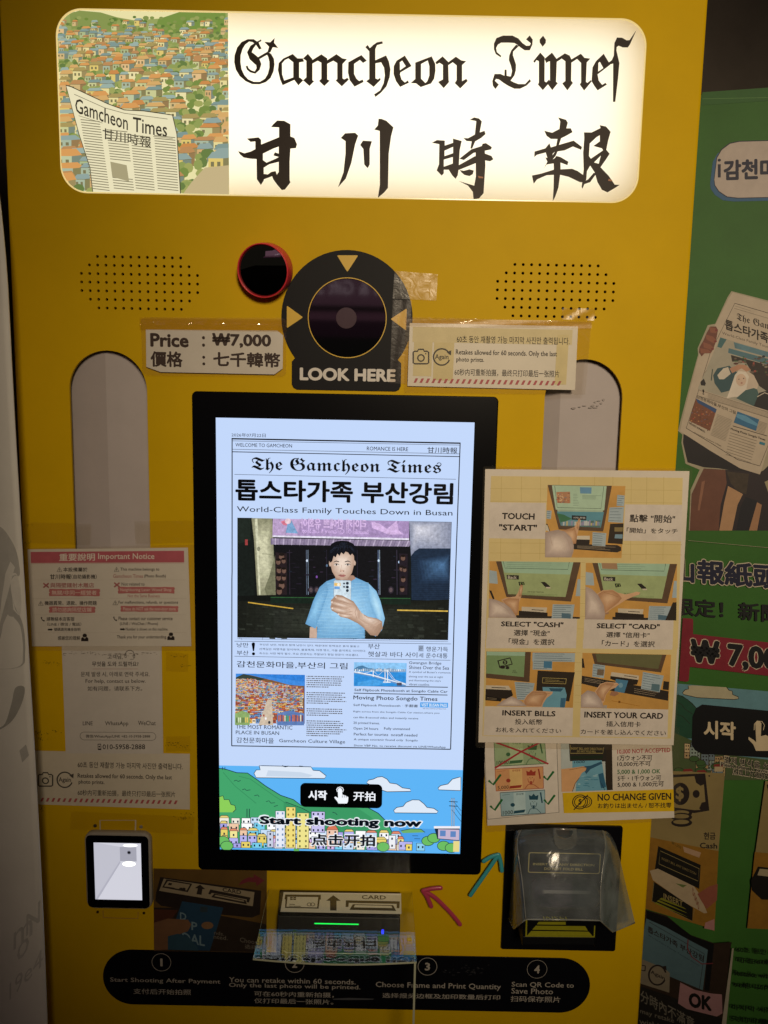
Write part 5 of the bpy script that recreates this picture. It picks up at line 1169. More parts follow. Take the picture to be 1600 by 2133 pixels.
# the five printed photographs
OR, DK, SCg, SKN, SLV, ART = M('cf9f54', var=.2, vs=25), M('5f4a38', var=.2), M('a9c2b0', var=.14), M('d8b08c', var=.14), M('d8c6be', var=.12), M('b8cfca')
def pm(h): return M(h, var=.16, vs=60)
def linesq(P, q, n, ink='6f8a80', w_=2):
    def X(u, v): return tuple((q[0][i]*(1-u)+q[1][i]*u)*(1-v)+(q[3][i]*(1-u)+q[2][i]*u)*v for i in (0, 1))
    for k in range(n): P.line([X(.05, (k+.5)/n), X(random.uniform(.6,.95), (k+.5)/n)], w_, M(ink))
def sticky(P, q, n=5): P.poly(q, M('a9bcc8')); linesq(P, q, n, '5d6f80', 3)
def photo1():
    P = Art(pl, .0008, C1); P.poly([(547,170),(1098,178),(1070,688),(528,682)], OR)
    P.poly([(547,170),(1002,176),(940,500),(625,485)], DK); P.poly([(577,173),(965,178),(922,472),(640,460)], SCg)
    P.poly([(577,173),(965,178),(948,350),(604,345)], M('b3d2bc')); P.line([(597,178),(615,330),(925,338),(945,180)], 3, M('3a4a40'))
    P.poly([(608,220),(705,218),(708,300),(615,298)], M('b98a6a'))
    for k in range(40): P.ell(random.uniform(615,702),random.uniform(225,294),random.uniform(3,9),random.uniform(2,5),M(random.choice(['d8b48a','8a5a48','e8d2b0','7a8a9a','c0704a'])),7)
    P.poly([(775,186),(858,188),(856,232),(778,230)], M('6a9cc4')); linesq(P, [(725,230),(775,230),(775,320),(725,320)], 8); linesq(P, [(785,240),(935,242),(930,275),(785,272)], 4)
    P.poly([(612,358),(946,362),(924,472),(640,460)], M('5f9ab0')); P.poly([(612,370),(660,380),(720,410),(640,440)], M('3f7a58')); P.poly([(640,440),(922,420),(920,470),(642,460)], M('5a7a78'))
    for k in range(24): P.rect(645+k*11.5, 430+random.uniform(-12,10), 654+k*11.5, 458, M(random.choice(['c9c08a','9a9ac0','c8d0d8','7aa0b8'])))
    P.poly([(718,385),(822,390),(820,420),(718,416)], M('20242a')); P.tmid('시작 开拍', (728,402), (812,404), 14, M('d0d4d8'), 2)
    P.poly([(535,445),(545,445),(565,500),(560,505)], INKB); P.poly([(530,450),(545,455),(560,500),(530,490)], M('d0ccc0'))
    P.poly([(750,530),(845,530),(845,560),(752,560)], M('d8d0c0')); P.poly([(735,555),(845,558),(842,592),(735,588)], M('2c2420'))
    P.poly([(728,588),(1040,596),(1066,610),(1068,635),(1040,648),(728,625)], M('2f2823')); linesq(P, [(740,598),(1050,606),(1050,640),(740,618)], 3, 'b8a890', 2)
    P.poly([(990,445),(1085,442),(1078,590),(972,582)], M('33291f')); P.poly([(1020,470),(1080,470),(1078,500),(1020,500)], M('8a7a50')); P.poly([(1025,520),(1078,520),(1076,550),(1020,548)], M('7a9ab0'))
    sticky(P, [(865,505),(963,512),(955,605),(862,598)], 6); sticky(P, [(985,330),(1088,325),(1080,438),(975,432)]); sticky(P, [(1040,240),(1092,245),(1088,320),(1035,318)]); sticky(P, [(540,350),(575,352),(570,412),(538,408)], 4)
    P.poly([(768,405),(778,412),(775,450),(765,490),(752,545),(748,585),(720,590),(640,495),(700,480),(735,470),(752,440)], SKN); P.soft([(768,405),(778,412),(775,450),(762,490),(752,470),(758,440)], 'b98c68', 'e6c4a4', 768, 440, pm, 4); P.soft([(640,495),(700,480),(740,475),(755,530),(748,585),(720,590)], 'b98c68', 'e2be9c', 715, 520, pm, 6); P.line([(738,472),(722,492)], 3, M('a87c58'))
    P.soft([(530,505),(620,487),(670,500),(715,545),(732,600),(730,640),(715,683),(528,682)], 'b5a49e', 'e4d6ce', 610, 590, pm, 8)
    for q in ([(640,500),(690,560),(715,640)], [(560,520),(580,600)]): P.line(q, 3, M('bda69c'))
    P.build('step_photo', t)
def scr_photo(x0, y0, tip, second):
    P = Art(pl, .0008, C1); W_, H_ = (646, 400)
    def q(u, v): return (x0+W_*u+(-6)*v, y0+H_*v+8*u)
    def pq(l, m_): P.poly([q(*i) for i in l], m_)
    pq([(0,0),(1,0),(1,1),(0,1)], OR); pq([(.07,0),(1.0,0),(.90,.70),(.19,.63)], DK); pq([(.13,0),(.92,0),(.84,.62),(.21,.58)], M('a3b584', var=.16)); pq([(.13,0),(.92,0),(.885,.22),(.165,.20)], M('a5c9b2'))
    P.line([q(.15,0),q(.17,.12),q(.86,.13),q(.875,0)], 3, M('3a4a40'))
    for k in range(3): P.line([q(.19,.02+k*.035), q(random.uniform(.55,.7),.022+k*.035)], 2, M('6f8a80'))
    if second: pq([(.17,.0),(.34,.0),(.35,.11),(.18,.10)], M('a8886a'))
    pq([(.19,.24),(.325,.245),(.325,.32),(.195,.315)], M('2b2a26')); P.tmid('Back', q(.205,.28), q(.30,.283), 22, M('d6d0c4'), 2)
    P.poly([q(.32,.36),q(.38,.36),q(.39,.41),q(.33,.43)], M('23201c')); P.poly([q(.335,.375),q(.372,.374),q(.378,.405),q(.343,.415)], M('9ab96f')); P.disc(*q(.357,.395), 8, M('23201c'))
    P.poly([q(.565,.36),q(.61,.355),q(.66,.42),q(.67,.45),q(.62,.455)], M('23201c')); P.poly([q(.62,.445),q(.67,.445),q(.675,.47),q(.63,.47)], M('d0c8b8'))
    P.tmid('결제 방식을 선택해주세요', q(.42,.535), q(.60,.54), 10, M('3a4028'), 1)
    for k in range(3): P.line([q(.24,.56+k*.02), q(.75,.58+k*.02)], 1.4, M('5f7a48'))
    pq([(.0,.16),(.08,.18),(.095,.40),(.0,.39)], M('a9bcc8')); pq([(.97,.3),(1.0,.3),(1,.6),(.95,.6)], M('a9bcc8'))
    pq([(.36,.80),(.64,.81),(.63,.90),(.36,.88)], M('d0c6b4')); P.line([q(.47,.85),q(.60,.86)], 5, M('4a4038')); pq([(.33,.87),(.645,.90),(.645,.98),(.33,.97)], M('2a221c')); pq([(.3,.95),(1,.97),(1,1),(.3,1)], M('2f2823'))
    sticky(P, [q(.70,.75),q(.94,.75),q(.92,1.0),q(.69,1.0)], 7); pq([(.80,.9),(.9,.92),(.9,1.0),(.80,.99)], M('54748a'))
    if second: pq([(.96,.68),(1,.68),(1,1),(.88,1)], M('30281f'))
    if not second:
        P.poly([q(.0,.52),q(.025,.52),q(.06,.66),q(.05,.70)], INKB)
        P.poly([q(.345,.41),q(.37,.42),q(.368,.50),q(.355,.62),q(.33,.72),q(.325,.85),q(.31,.96),q(.24,.88),q(.13,.68),q(.20,.64),q(.29,.62),q(.32,.54)], SKN); P.soft([q(.345,.41),q(.37,.42),q(.368,.50),q(.355,.62),q(.325,.62),q(.33,.52)], 'b98c68', 'e6c4a4', *q(.348,.5), pm, 4); P.soft([q(.33,.66),q(.33,.72),q(.325,.85),q(.31,.96),q(.24,.88),q(.15,.69),q(.22,.65)], 'b98c68', 'e2be9c', *q(.27,.76), pm, 6)
        P.soft([q(0,.66),q(.07,.68),q(.17,.74),q(.24,.83),q(.29,.95),q(.31,1),q(0,1)], 'b5a49e', 'e4d6ce', *q(.1,.85), pm, 8); P.line([q(.08,.72),q(.2,.85),q(.25,.98)], 3, M('bda69c'))
    else:
        P.poly([q(.56,.50),q(.60,.51),q(.59,.55),q(.52,.59),q(.44,.65),q(.36,.74),q(.28,.82),q(.22,.9),q(.12,.70),q(.13,.54),q(.19,.48),q(.30,.47),q(.35,.52),q(.44,.55),q(.52,.52)], SKN); P.soft([q(.36,.70),q(.28,.80),q(.22,.88),q(.13,.69),q(.14,.55),q(.20,.49),q(.30,.48),q(.36,.54),q(.40,.62)], 'b98c68', 'e2be9c', *q(.25,.62), pm, 7); P.line([q(.20,.52),q(.30,.56),q(.36,.60)], 3, M('a87c58'))
        P.soft([q(0,.42),q(.07,.46),q(.14,.57),q(.20,.74),q(.22,.9),q(.21,1),q(0,1)], 'b5a49e', 'e4d6ce', *q(.08,.75), pm, 8); P.line([q(.1,.58),q(.19,.8)], 3, M('bda69c')); P.line([q(.22,.90),q(.26,.88)], 12, M('a9846a'))
    P.build('step_photo', t)
def photo4():
    P = Art(pl, .0008, C2); P.poly([(115,88),(742,96),(726,490),(105,476)], OR)
    P.poly([(113,90),(428,94),(418,308),(110,278)], DK); P.poly([(115,92),(388,95),(378,272),(112,246)], M('82a274')); P.poly([(115,90),(388,94),(386,122),(115,118)], M('a5c9b2'))
    P.poly([(190,155),(282,132),(300,182),(205,208)], INKB); P.poly([(200,160),(278,140),(292,178),(210,198)], M('82a274')); P.disc(245,168,17,INKB); P.text('$', 238, 156, 252, 180, M('82a274'), 2)
    for y in (196,206): P.ell(228,y,18,7,INKB,14); P.ell(262,y+4,14,6,INKB,14)
    P.text('현금', 300, 222, 322, 232, INKB, 1); P.text('Cash', 296, 234, 330, 243, INKB, 1)
    sticky(P, [(440,98),(742,102),(738,165),(438,160)], 4); sticky(P, [(442,150),(580,155),(578,222),(440,218)], 4); P.poly([(520,158),(578,160),(576,210),(518,206)], M('4a80a8'))
    P.poly([(476,226),(740,238),(700,445),(462,420)], M('30281f')); P.poly([(510,275),(682,282),(676,322),(508,315)], M('a89a60')); P.poly([(514,279),(677,286),(672,318),(512,311)], M('2a221c')); linesq(P, [(520,286),(670,292),(668,312),(520,306)], 2, 'a89a60', 3)
    P.poly([(110,330),(270,334),(290,365),(108,358)], M('d0c6b4')); P.line([(150,345),(250,350)], 6, M('4a4038')); P.poly([(108,356),(290,364),(302,400),(268,428),(106,412)], M('2a221c')); P.poly([(106,400),(225,425),(215,445),(105,436)], M('17130f')); linesq(P, [(110,410),(215,425),(210,440),(110,430)], 2, '9a8a70', 2)
    sticky(P, [(312,305),(455,315),(430,435),(330,432)], 8)
    P.poly([(510,342),(668,346),(682,400),(668,488),(500,484),(520,420)], M('6fa9c4')); P.poly([(555,350),(660,352),(640,375),(570,372)], M('2f5a78')); P.poly([(640,420),(676,420),(668,488),(634,486)], M('3d6f92')); P.tmid('1000', (655,425), (650,485), 20, M('22384a'), 2)
    P.poly([(440,368),(540,372),(584,376),(578,392),(540,420),(515,460),(508,485),(380,478),(375,440),(400,400)], SKN); P.soft([(440,372),(530,376),(545,395),(515,440),(500,480),(385,474),(380,440),(405,402)], 'b98c68', 'e2be9c', 450, 425, pm, 7); P.line([(430,400),(500,395),(570,385)], 3, M('a87c58'))
    P.soft([(290,408),(360,440),(400,478),(180,476),(230,438)], 'b5a49e', 'e4d6ce', 290, 450, pm, 6)
    P.build('step_photo', t)
def photo5():
    P = Art(pl, .0008, C2); P.poly([(794,100),(1422,114),(1402,502),(782,490)], OR)
    P.poly([(860,104),(1388,114),(1350,240),(880,180)], DK); P.poly([(885,106),(1360,113),(1330,215),(900,165)], M('6a6a48'))
    P.poly([(790,262),(1000,300),(1404,372),(1400,440),(1000,370),(786,318)], M('2f2823')); linesq(P, [(800,272),(960,302),(960,330),(800,304)], 3, 'b8a890', 2); linesq(P, [(1150,345),(1350,380),(1350,420),(1150,385)], 3, 'b8a890', 2)
    P.poly([(790,140),(800,140),(810,208),(790,205)], INKB); sticky(P, [(868,178),(955,190),(945,280),(862,270)], 5); P.poly([(900,215),(948,220),(942,262),(895,258)], M('7a6a58'))
    P.poly([(1000,236),(1195,262),(1190,292),(992,266)], M('d0c6b4')); P.line([(1090,262),(1180,275)], 5, M('4a4038')); P.poly([(992,264),(1190,292),(1180,325),(1110,330),(990,285)], M('2a221c'))
    P.poly([(1030,285),(1118,297),(1090,385),(1020,375)], M('4f86ac')); P.ell(1065,330,16,18,M('7aa8c4'),10)
    sticky(P, [(1222,235),(1370,262),(1340,380),(1208,355)], 7); P.poly([(1285,318),(1342,325),(1338,375),(1280,365)], M('5a7a88'))
    P.poly([(1368,300),(1408,305),(1404,365),(1362,360)], M('30281f'))
    P.poly([(880,375),(920,320),(965,305),(1035,312),(1052,322),(1030,345),(985,365),(960,400),(950,440),(930,470),(900,440)], SKN); P.soft([(890,375),(925,325),(965,310),(1020,318),(985,360),(955,400),(945,440),(915,440)], 'b98c68', 'e2be9c', 945, 365, pm, 7); P.line([(960,325),(1010,330),(1045,325)], 3, M('a87c58')); P.poly([(1000,372),(1040,375),(1052,392),(1020,408),(985,400)], M('a87a5e'))
    P.soft([(784,400),(830,365),(880,378),(925,430),(948,492),(782,488)], 'b5a49e', 'e4d6ce', 840, 440, pm, 7); P.poly([(945,470),(968,472),(966,494),(944,492)], M('b0a8a0'))
    P.line([(1000,440),(1060,450),(1200,478)], 3, M('a8701c')); P.ell(1055,448,9,9,M('8a5a1c'),10)
    P.build('step_photo', t)
photo1(); scr_photo(135, 710, None, False); scr_photo(818, 722, None, True); photo4(); photo5()

# ---- card photo sticker beside the reader
C = (0, 1680, 2.857); pl = FRONT.off(.0012)
t = thing('card_photo_sticker', 'dim photo sticker of a hand pushing a blue card into a reader', 'sticker', FRONT.hit(438, 1980))
sheet(t, pl, [(913,369),(1589,383),(1586,868),(917,858)], C, col='6f5426')
P = Art(pl, .0006, C); 
P.poly([(915,371),(1587,385),(1584,866),(919,856)], M('5f4720', var=.25, vs=20)); P.poly([(918,600),(1060,600),(1540,690),(1586,700),(1584,866),(919,856)], M('2a211a', var=.2))
P.poly([(918,610),(1060,615),(1030,660),(918,690)], M('4c2a1e'))
P.poly([(955,418),(1555,500),(1548,640),(1500,660),(1300,640),(960,590),(925,560),(930,510)], M('241c18', var=.2))
P.poly([(975,428),(1515,508),(1505,592),(948,500)], M('93866e')); P.poly([(992,432),(1145,458),(1118,508),(966,480)], M('2a221c')); P.poly([(1000,442),(1132,463),(1112,498),(978,474)], M('93866e'))
P.poly([(1006,452),(1026,455),(1020,468),(1000,465)], M('2a221c')); P.ell(1078,490,12,9,M('2a221c'),12); P.ell(1094,490,12,9,M('2a221c'),12); P.line([(990,476),(1040,484)], 3, M('2a221c'))
P.poly([(1192,463),(1222,490),(1206,490),(1200,524),(1170,520),(1178,486),(1160,484)], M('2a221c')); P.tmid('CARD', (1325,493), (1436,510), 24, M('2a221c'), 3)
P.poly([(1252,492),(1492,540),(1482,570),(1468,566),(1470,552),(1262,512),(1252,522),(1240,518)], M('2a221c')); P.poly([(1276,516),(1462,556),(1470,580),(1258,538)], M('2a221c')); P.poly([(1284,524),(1452,558),(1454,566),(1276,532)], M('93866e'))
P.poly([(1085,562),(1330,600),(1250,856),(1010,850),(1010,760),(1040,690)], M('21405a', var=.12)); P.rrect(1192,594,1236,628,6,M('2b3a44'))
LTc = M('6d8794')
P.tmid('D', (1072,650), (1110,655), 44, LTc, 3); P.tmid('P', (1140,708), (1175,714), 50, LTc, 3); P.tmid('DAL', (1085,775), (1220,800), 60, LTc, 3)
P.poly([(918,690),(1000,665),(1120,672),(1140,700),(1120,740),(1050,765),(1000,800),(1000,850),(919,854)], M('75543a', var=.12)); P.poly([(1000,770),(1060,755),(1120,770),(1180,840),(1180,856),(1000,850)], M('2b4a5c')); P.ell(1235,706,36,22,M('7d5e42'),16)
P.poly([(1420,468),(1440,438),(1480,420),(1512,420),(1510,400),(1575,438),(1528,472),(1524,450),(1480,446),(1445,458)], M('6a2630'))
for s_, a_, b_, h_ in (('nds.',(1275,748),(1335,758),22), ('nted.',(1272,772),(1356,782),24), ('Choos',(1428,790),(1530,806),28), ('选择',(1458,830),(1530,838),26)): P.tmid(s_, a_, b_, h_, M('6a645c'), 1.5)
P.build('printed_picture', t)

# ================================================================ green sign board standing right of the booth
BY = R(14); BO = Vector((XR+.012, .155, 0)); BU = Vector((math.cos(BY), -math.sin(BY), 0))
BOARD = Pl(BO, BU, (0, 0, 1))
tz = BOARD.hit(1500, 192).z
m = MB(); m.plate(BOARD, [[(0, .03), (.80, .03), (.80, tz), (0, tz)]], -.018, 0, M('39682a', rough=.55, spec=.25, var=.12, vs=14, bump=.1, bs=200), bev=.002, back=True)
board = thing('green_sign_board', 'green printed sign board with a held newspaper standing right of the booth', 'sign board', (BO.x+.3, BO.y-.05, .03))
m.build('board_panel', board)
CA, CB, CC, CD = (1380, 0, 3.555), (1300, 500, 3.553), (1300, 1080, 3.95), (1300, 1580, 3.857)
A = Art(BOARD, .0003, CA); A.rect(295, 683, 1100, 726, M('2a5f20')); A.line([(295,732),(500,728),(1100,716)], 3, M('5f8a4a'))
NV = M('1a1d38'); OW = M('c4b9a4')
def bub(dx, dy, m_): A.poly([(x+dx, y+dy) for x, y in ((385,1330),(405,1170),(440,1110),(500,1065),(570,1050),(1100,1036),(1100,1452),(560,1464),(480,1455),(420,1415),(390,1370))], m_)
bub(-32, 28, M('2c5c86')); bub(-4, -6, NV); bub(-4, 6, NV); bub(0, 0, M('b9aca4'))
A.tmid('감천마을', (452,1262), (985,1243), 155, NV, 7, res=3); A.tmid('i', (408,1245), (434,1244), 140, NV, 0)
A.build('title_bubble', board)
# cut-out photo of a person holding the newspaper
A = Art(BOARD, .0003, CB); PAP = M('bcae9c', var=.08)
A.poly([(795,378),(1440,545),(1440,2150),(480,2150),(492,1850),(560,1700),(455,1655),(425,1500),(432,1440),(400,1412),(430,1290),(485,1080),(548,850),(545,800),(590,700),(620,630),(675,620),(765,425)], M('a59c86'))
A.poly([(440,1435),(700,1560),(1006,1730),(1440,1300),(1440,2150),(1000,2150),(900,1720),(700,1690),(590,1682),(470,1645),(436,1500)], M('1c191e', var=.2))
A.poly([(590,1690),(760,1700),(1000,1720),(1440,1500),(1440,2150),(486,2150),(500,1880)], M('2a2228'))
A.poly([(590,1692),(750,1700),(760,1800),(715,1960),(700,2150),(486,2150),(502,1880),(550,1770)], M('6b4538', var=.12)); A.poly([(575,1790),(600,1780),(560,2000),(545,2000)], M('8f6450'))
A.poly([(770,1820),(880,1880),(840,1960),(800,2150),(705,2150),(740,1950)], M('b08a68')); A.poly([(900,1900),(985,1930),(930,2150),(830,2150),(860,1980)], M('1a1a24')); A.poly([(985,1940),(1020,1960),(985,2150),(925,2150)], M('a0785a'))
A.poly([(758,1712),(925,1730),(905,1880),(840,1860),(790,1800)], M('3f352c', var=.3, vs=200)); A.poly([(1040,1790),(1440,1600),(1440,1900),(1100,1960)], M('9a9070'))
A.poly([(805,388),(1440,562),(1440,900),(1062,1560),(1006,1735),(860,1690),(640,1560),(415,1415),(440,1300),(495,1080),(560,830),(690,600),(775,430)], PAP)
A.line([(820,468),(1440,650)], 4, INKB); A.line([(820,468),(640,830),(540,1150),(460,1392)], 3, INKB); A.line([(460,1392),(640,1500),(840,1625),(1005,1672)], 4, INKB); A.line([(1005,1672),(1062,1530),(1440,700)], 3, INKB)
A.line([(822,488),(940,525)], 3, M('8a7f72')); A.line([(815,505),(1440,690)], 2, INKB)
A.tmid(FRK('The Gamcheon Times'), (834,570), (1440,752), 66, INKB); A.tmid('톱스타가족 부산강림', (748,622), (1345,820), 78, INKB, 5); A.tmid('World-Class Family Touches Down in Busan', (726,690), (1330,872), 26, M('4a4038'))
pq_ = [(712,720),(1330,905),(1220,1310),(545,1100)]
A.poly(pq_, M('a8a394')); A.poly([(712,720),(760,735),(720,800),(690,790)], M('3d6a70')); A.poly([(775,800),(1330,950),(1320,1000),(770,835)], M('4d7482')); A.poly([(812,755),(1330,905),(1330,940),(820,800)], M('5a8090', var=.3))
A.poly([(790,850),(1330,1000),(1250,1250),(1000,1080),(900,900),(800,900)], M('2c2420', var=.3, vs=60))
for k in range(70): A.ell(random.uniform(800,1090), random.uniform(860,1010), random.uniform(4,20), random.uniform(3,10), M(random.choice(['5a3a30','8a7f70','2a2a30','6a5a50','44603f','9a4a40'])), 7)
A.poly([(690,950),(780,930),(860,1000),(800,1110),(720,1130),(670,1060),(660,1000)], M('31525a')); A.poly([(850,940),(900,960),(960,1000),(995,1070),(970,1150),(880,1150),(800,1120),(830,1020)], M('c9b9a8')); A.poly([(735,950),(770,940),(790,990),(740,1030),(705,1030),(690,1000)], M('cfc6b8'))
A.ell(868,1035,52,60,M('d2b8a4'),20); A.poly([(780,950),(850,920),(900,925),(940,960),(905,975),(870,950),(800,985)], M('b98a70')); A.ell(850,1030,6,4,M('3a2a26'),8); A.ell(885,1022,6,4,M('3a2a26'),8); A.ell(872,1058,9,5,M('a05048'),10)
A.poly([(820,1000),(845,970),(900,975),(925,1010),(905,1100),(960,1130),(930,1170),(820,1160),(760,1170),(790,1090)], M('ddd3c6')); A.ell(866,1036,38,46,M('d2b8a4'),18); A.ell(850,1030,5,4,M('3a2a26'),8); A.ell(885,1024,5,4,M('3a2a26'),8); A.ell(870,1058,8,4,M('a05048'),10)
A.poly([(900,1110),(960,1095),(985,1105),(1000,1150),(960,1230),(830,1170)], M('3f5f60')); A.poly([(1000,1130),(1080,1110),(1180,1180),(1160,1290),(960,1230)], M('1a1a1e')); A.line([(985,1160),(1040,1130),(1100,1150)], 7, M('c9c0b0'))
A.poly([(565,1050),(590,1025),(605,1060),(600,1078),(570,1075)], M('1d191a')); A.line([(655,955),(645,1040)], 7, M('2f4a48')); A.line([(610,965),(595,985)], 4, M('8a8070'))
A.line([(555,1110),(1180,1310)], 2, INKB); A.line([(540,1150),(1120,1330)], 2, INKB); A.tmid('!', (580,1122), (594,1126), 38, INKB, 3)
A.tmid('감천문화마을,부산의 그림', (538,1158), (825,1278), 26, INKB, 1)
for k in range(5): A.line([(620,1140+k*9),(1100,1290+k*9)], 2, M('857a6c'))
A.poly([(532,1172),(686,1252),(636,1412),(482,1338)], M('7a4a34'));
for k in range(60): u, v = random.random(), random.uniform(.2,1); x, y = 532+154*u-50*v, 1172+80*u+165*v; A.ell(x, y, random.uniform(3,9), random.uniform(2,5), M(random.choice(['a8684a','c08a5a','5a3a34','8a5a50','b04a3a','6a5a70'])), 7)
A.poly([(532,1172),(686,1252),(676,1280),(610,1240),(545,1205)], M('2f4f80'))
A.poly([(840,1268),(1000,1328),(976,1412),(812,1350)], M('2f6a94')); A.poly([(835,1285),(900,1300),(990,1360),(985,1378),(900,1345),(830,1310)], M('5a94b8'))
for k in range(16): A.line([(690-k*3.2,1290+k*10),(800-k*3.2,1335+k*10)], 2.5, M('8a8072'))
for k in range(9): A.line([(1000-k*3,1340+k*9),(1062-k*3,1362+k*9)], 2.5, M('8a8072'))
A.line([(805,1375),(1060,1450)], 4, INKB); A.tmid('Moving Photo Songdo Times', (790,1398), (1045,1480), 20, INKB, 2); A.poly([(1005,1490),(1045,1502),(1040,1520),(1000,1508)], M('2f7a94'))
for k in range(9): A.line([(785-k*4,1425+k*20),(985-k*6,1487+k*20)], 3, M('7d7366'))
A.tmid('THE MOST ROMANTIC', (480,1352), (600,1420), 14, INKB, 1); A.tmid('Gamcheon Culture Village', (520,1425), (720,1525), 12, M('6a6052'), 0)
HND = M('8a5440', var=.1); HN2 = M('6f3f32')
A.poly([(555,830),(560,790),(590,740),(610,690),(640,640),(680,640),(695,665),(680,750),(660,810),(640,838),(600,835),(575,860)], HN2)
for q in ([(630,645),(670,650),(692,668),(680,690),(640,685)], [(605,700),(660,715),(685,745),(665,765),(610,735)], [(585,755),(640,775),(665,800),(645,815),(590,795)], [(560,800),(620,810),(648,832),(620,838),(570,838)]): A.poly(q, HND)
for x, y in ((682,668),(676,750),(655,806)): A.ell(x, y, 11, 8, M('7a2f30'), 10)
A.build('newspaper_cutout', board)
A = Art(BOARD, .003, CC)
A.line([(525,178),(1300,248)], 3, M('a59c86'))
def outl(s_, a_, b_, h_, ink, bw=10, bi=6, oc=OW): A.tmid(s_, (a_[0]-8,a_[1]), (b_[0]+8,b_[1]), h_+16, oc, bw); A.tmid(s_, a_, b_, h_, ink, bi, res=3)
outl('山報紙頭版', (385,415), (1530,500), 205, NV)
A.tmid('限定！新聞', (415,716), (1290,782), 150, M('15171a'), 4, res=3)
RDB = M('7d1f30', var=.15); A.poly([(482,815),(555,818),(567,830),(566,946),(1320,1030),(1320,1305),(540,1215),(530,1330),(515,1338),(450,1330)], RDB)
outl('₩ 7,000', (545,1092), (1400,1178), 225, M('111318'), 12, 8)
A.build('headline_lettering', board)
A = Art(BOARD, .0045, CC)
A.poly([(380,1345),(1320,1425),(1320,2140),(380,2140)], M('5f8a98')); A.poly([(420,1440),(480,1450),(560,1510),(620,1580),(620,1800),(380,1800),(380,1430)], M('1f4a38', var=.15)); A.line([(440,1440),(520,1480),(600,1560)], 5, INKB)
for q in ([(430,1500),(470,1520),(500,1560),(560,1600)], [(430,1600),(480,1620),(540,1680)]): A.line(q, 4, INKB)
A.poly([(525,1368),(560,1364),(840,1380),(860,1405),(885,1410),(890,1440),(935,1458),(938,1475),(900,1480),(600,1465),(490,1440),(478,1425),(500,1400),(528,1395)], M('b0a98e')); A.line([(525,1368),(528,1395),(500,1400),(478,1425),(490,1440),(600,1465),(900,1480),(938,1475),(935,1458),(890,1440),(885,1410),(860,1405),(840,1380)], 6, INKB)
A.poly([(380,1740),(820,1930),(1320,1990),(1320,2140),(380,2140)], M('4a5a38'))
for k in range(26):
    x = 400+random.uniform(0,430); y = 1760+(x-400)*.36+random.uniform(0,150); w_, h_ = random.uniform(34,64), random.uniform(50,110)
    A.poly([(x-4,y-4),(x+w_+4,y),(x+w_+4,y+h_+4),(x-4,y+h_)], INKB); A.poly([(x,y),(x+w_,y+4),(x+w_,y+h_),(x,y+h_-4)], M(random.choice(['b09a70','a8906a','8a9a94','c0aa84','6a7a84'])))
    for i in (0, 1):
        for j in range(int(h_/30)): A.rect(x+w_*(.2+.42*i), y+12+j*28, x+w_*(.38+.42*i), y+26+j*28, INKB)
for k in range(9): x, y = random.uniform(420,820), random.uniform(1960,2080); A.ell(x, y, 42, 26, INKB, 14); A.ell(x, y, 38, 22, M('3d5a30'), 14)
for x, y in ((490,2050),(600,2060),(740,2010)): A.poly([(x,y),(x+60,y-4),(x+80,y+20),(x-10,y+20)], M('7a2f2a')); A.poly([(x,y+20),(x+70,y+20),(x+70,y+60),(x,y+60)], M('b0a080'))
A.poly([(640,1520),(1320,1585),(1320,1965),(640,1925),(580,1895),(553,1850),(560,1620),(590,1550)], M('0c0e12', rough=.5))
WB_ = M('c9b99a'); A.tmid('시작', (652,1722), (915,1740), 150, WB_, 6, res=3)
A.poly([(1075,1680),(1085,1660),(1110,1655),(1125,1675),(1120,1780),(1160,1770),(1200,1790),(1260,1820),(1250,1900),(1080,1900),(1060,1850),(1018,1805),(1020,1785),(1060,1810),(1082,1830)], WB_); A.line([(1065,1730),(1068,1680),(1090,1655),(1130,1660),(1150,1690),(1140,1730)], 6, WB_)
A.build('start_picture', board)
A = Art(BOARD, .006, CC)
outl('결제 방식을 선택하세요', (820,1968), (1420,2068), 56, M('111318'), 8, 3, M('a8a08c')); outl('Please select a payment', (792,2010), (1235,2082), 40, M('111318'), 8, 3, M('a8a08c')); outl('点击上方选择支付方式', (892,2062), (1330,2130), 50, M('111318'), 8, 3, M('a8a08c'))
A.build('payment_lettering', board)
A = Art(BOARD, .0055, CD); TAN = M('8a7a50', var=.12, vs=20)
A.poly([(330,85),(805,105),(755,728),(195,620),(210,85)], TAN); A.poly([(1130,165),(1320,190),(1320,760),(1050,735)], TAN)
A.poly([(200,615),(755,728),(722,1368),(640,1330),(170,1190)], M('8a6420', var=.15)); A.poly([(1045,735),(1320,760),(1320,1360),(985,1345)], M('8a6420', var=.15))
A.line([(330,130),(640,115),(668,400),(560,412),(330,380)], 26, INKB); A.poly([(560,120),(640,115),(648,190),(610,205),(575,180)], INKB); A.poly([(668,400),(660,330),(620,340),(600,385),(620,410)], INKB)
A.ell(450,270,72,90,INKB,24); A.tmid('$', (412,270), (478,270), 120, TAN, 5); A.ell(576,270,28,32,INKB,16); A.disc(680,126,7,INKB)
for y in (425,455,500): A.ell(460,y,84,34,INKB,20); A.ell(456,y-6,64,18,TAN,18)
A.tmid('현금', (636,606), (730,606), 58, INKB, 4); A.tmid('Cash', (605,682), (744,686), 46, INKB, 4)
A.tmid('₩1,000', (380,660), (455,700), 30, M('5a4818'), 1); A.poly([(470,690),(615,740),(600,780),(480,735)], M('a88a70'))
A.poly([(272,688),(612,838),(600,1030),(560,1010),(245,880)], M('15130f')); A.line([(288,725),(600,868),(592,968),(278,830)], 5, M('8a7c50'), closed=True); A.tmid('INSERT BILL ANY DIRECTION', (300,785), (575,910), 20, M('7a6c44'), 1)
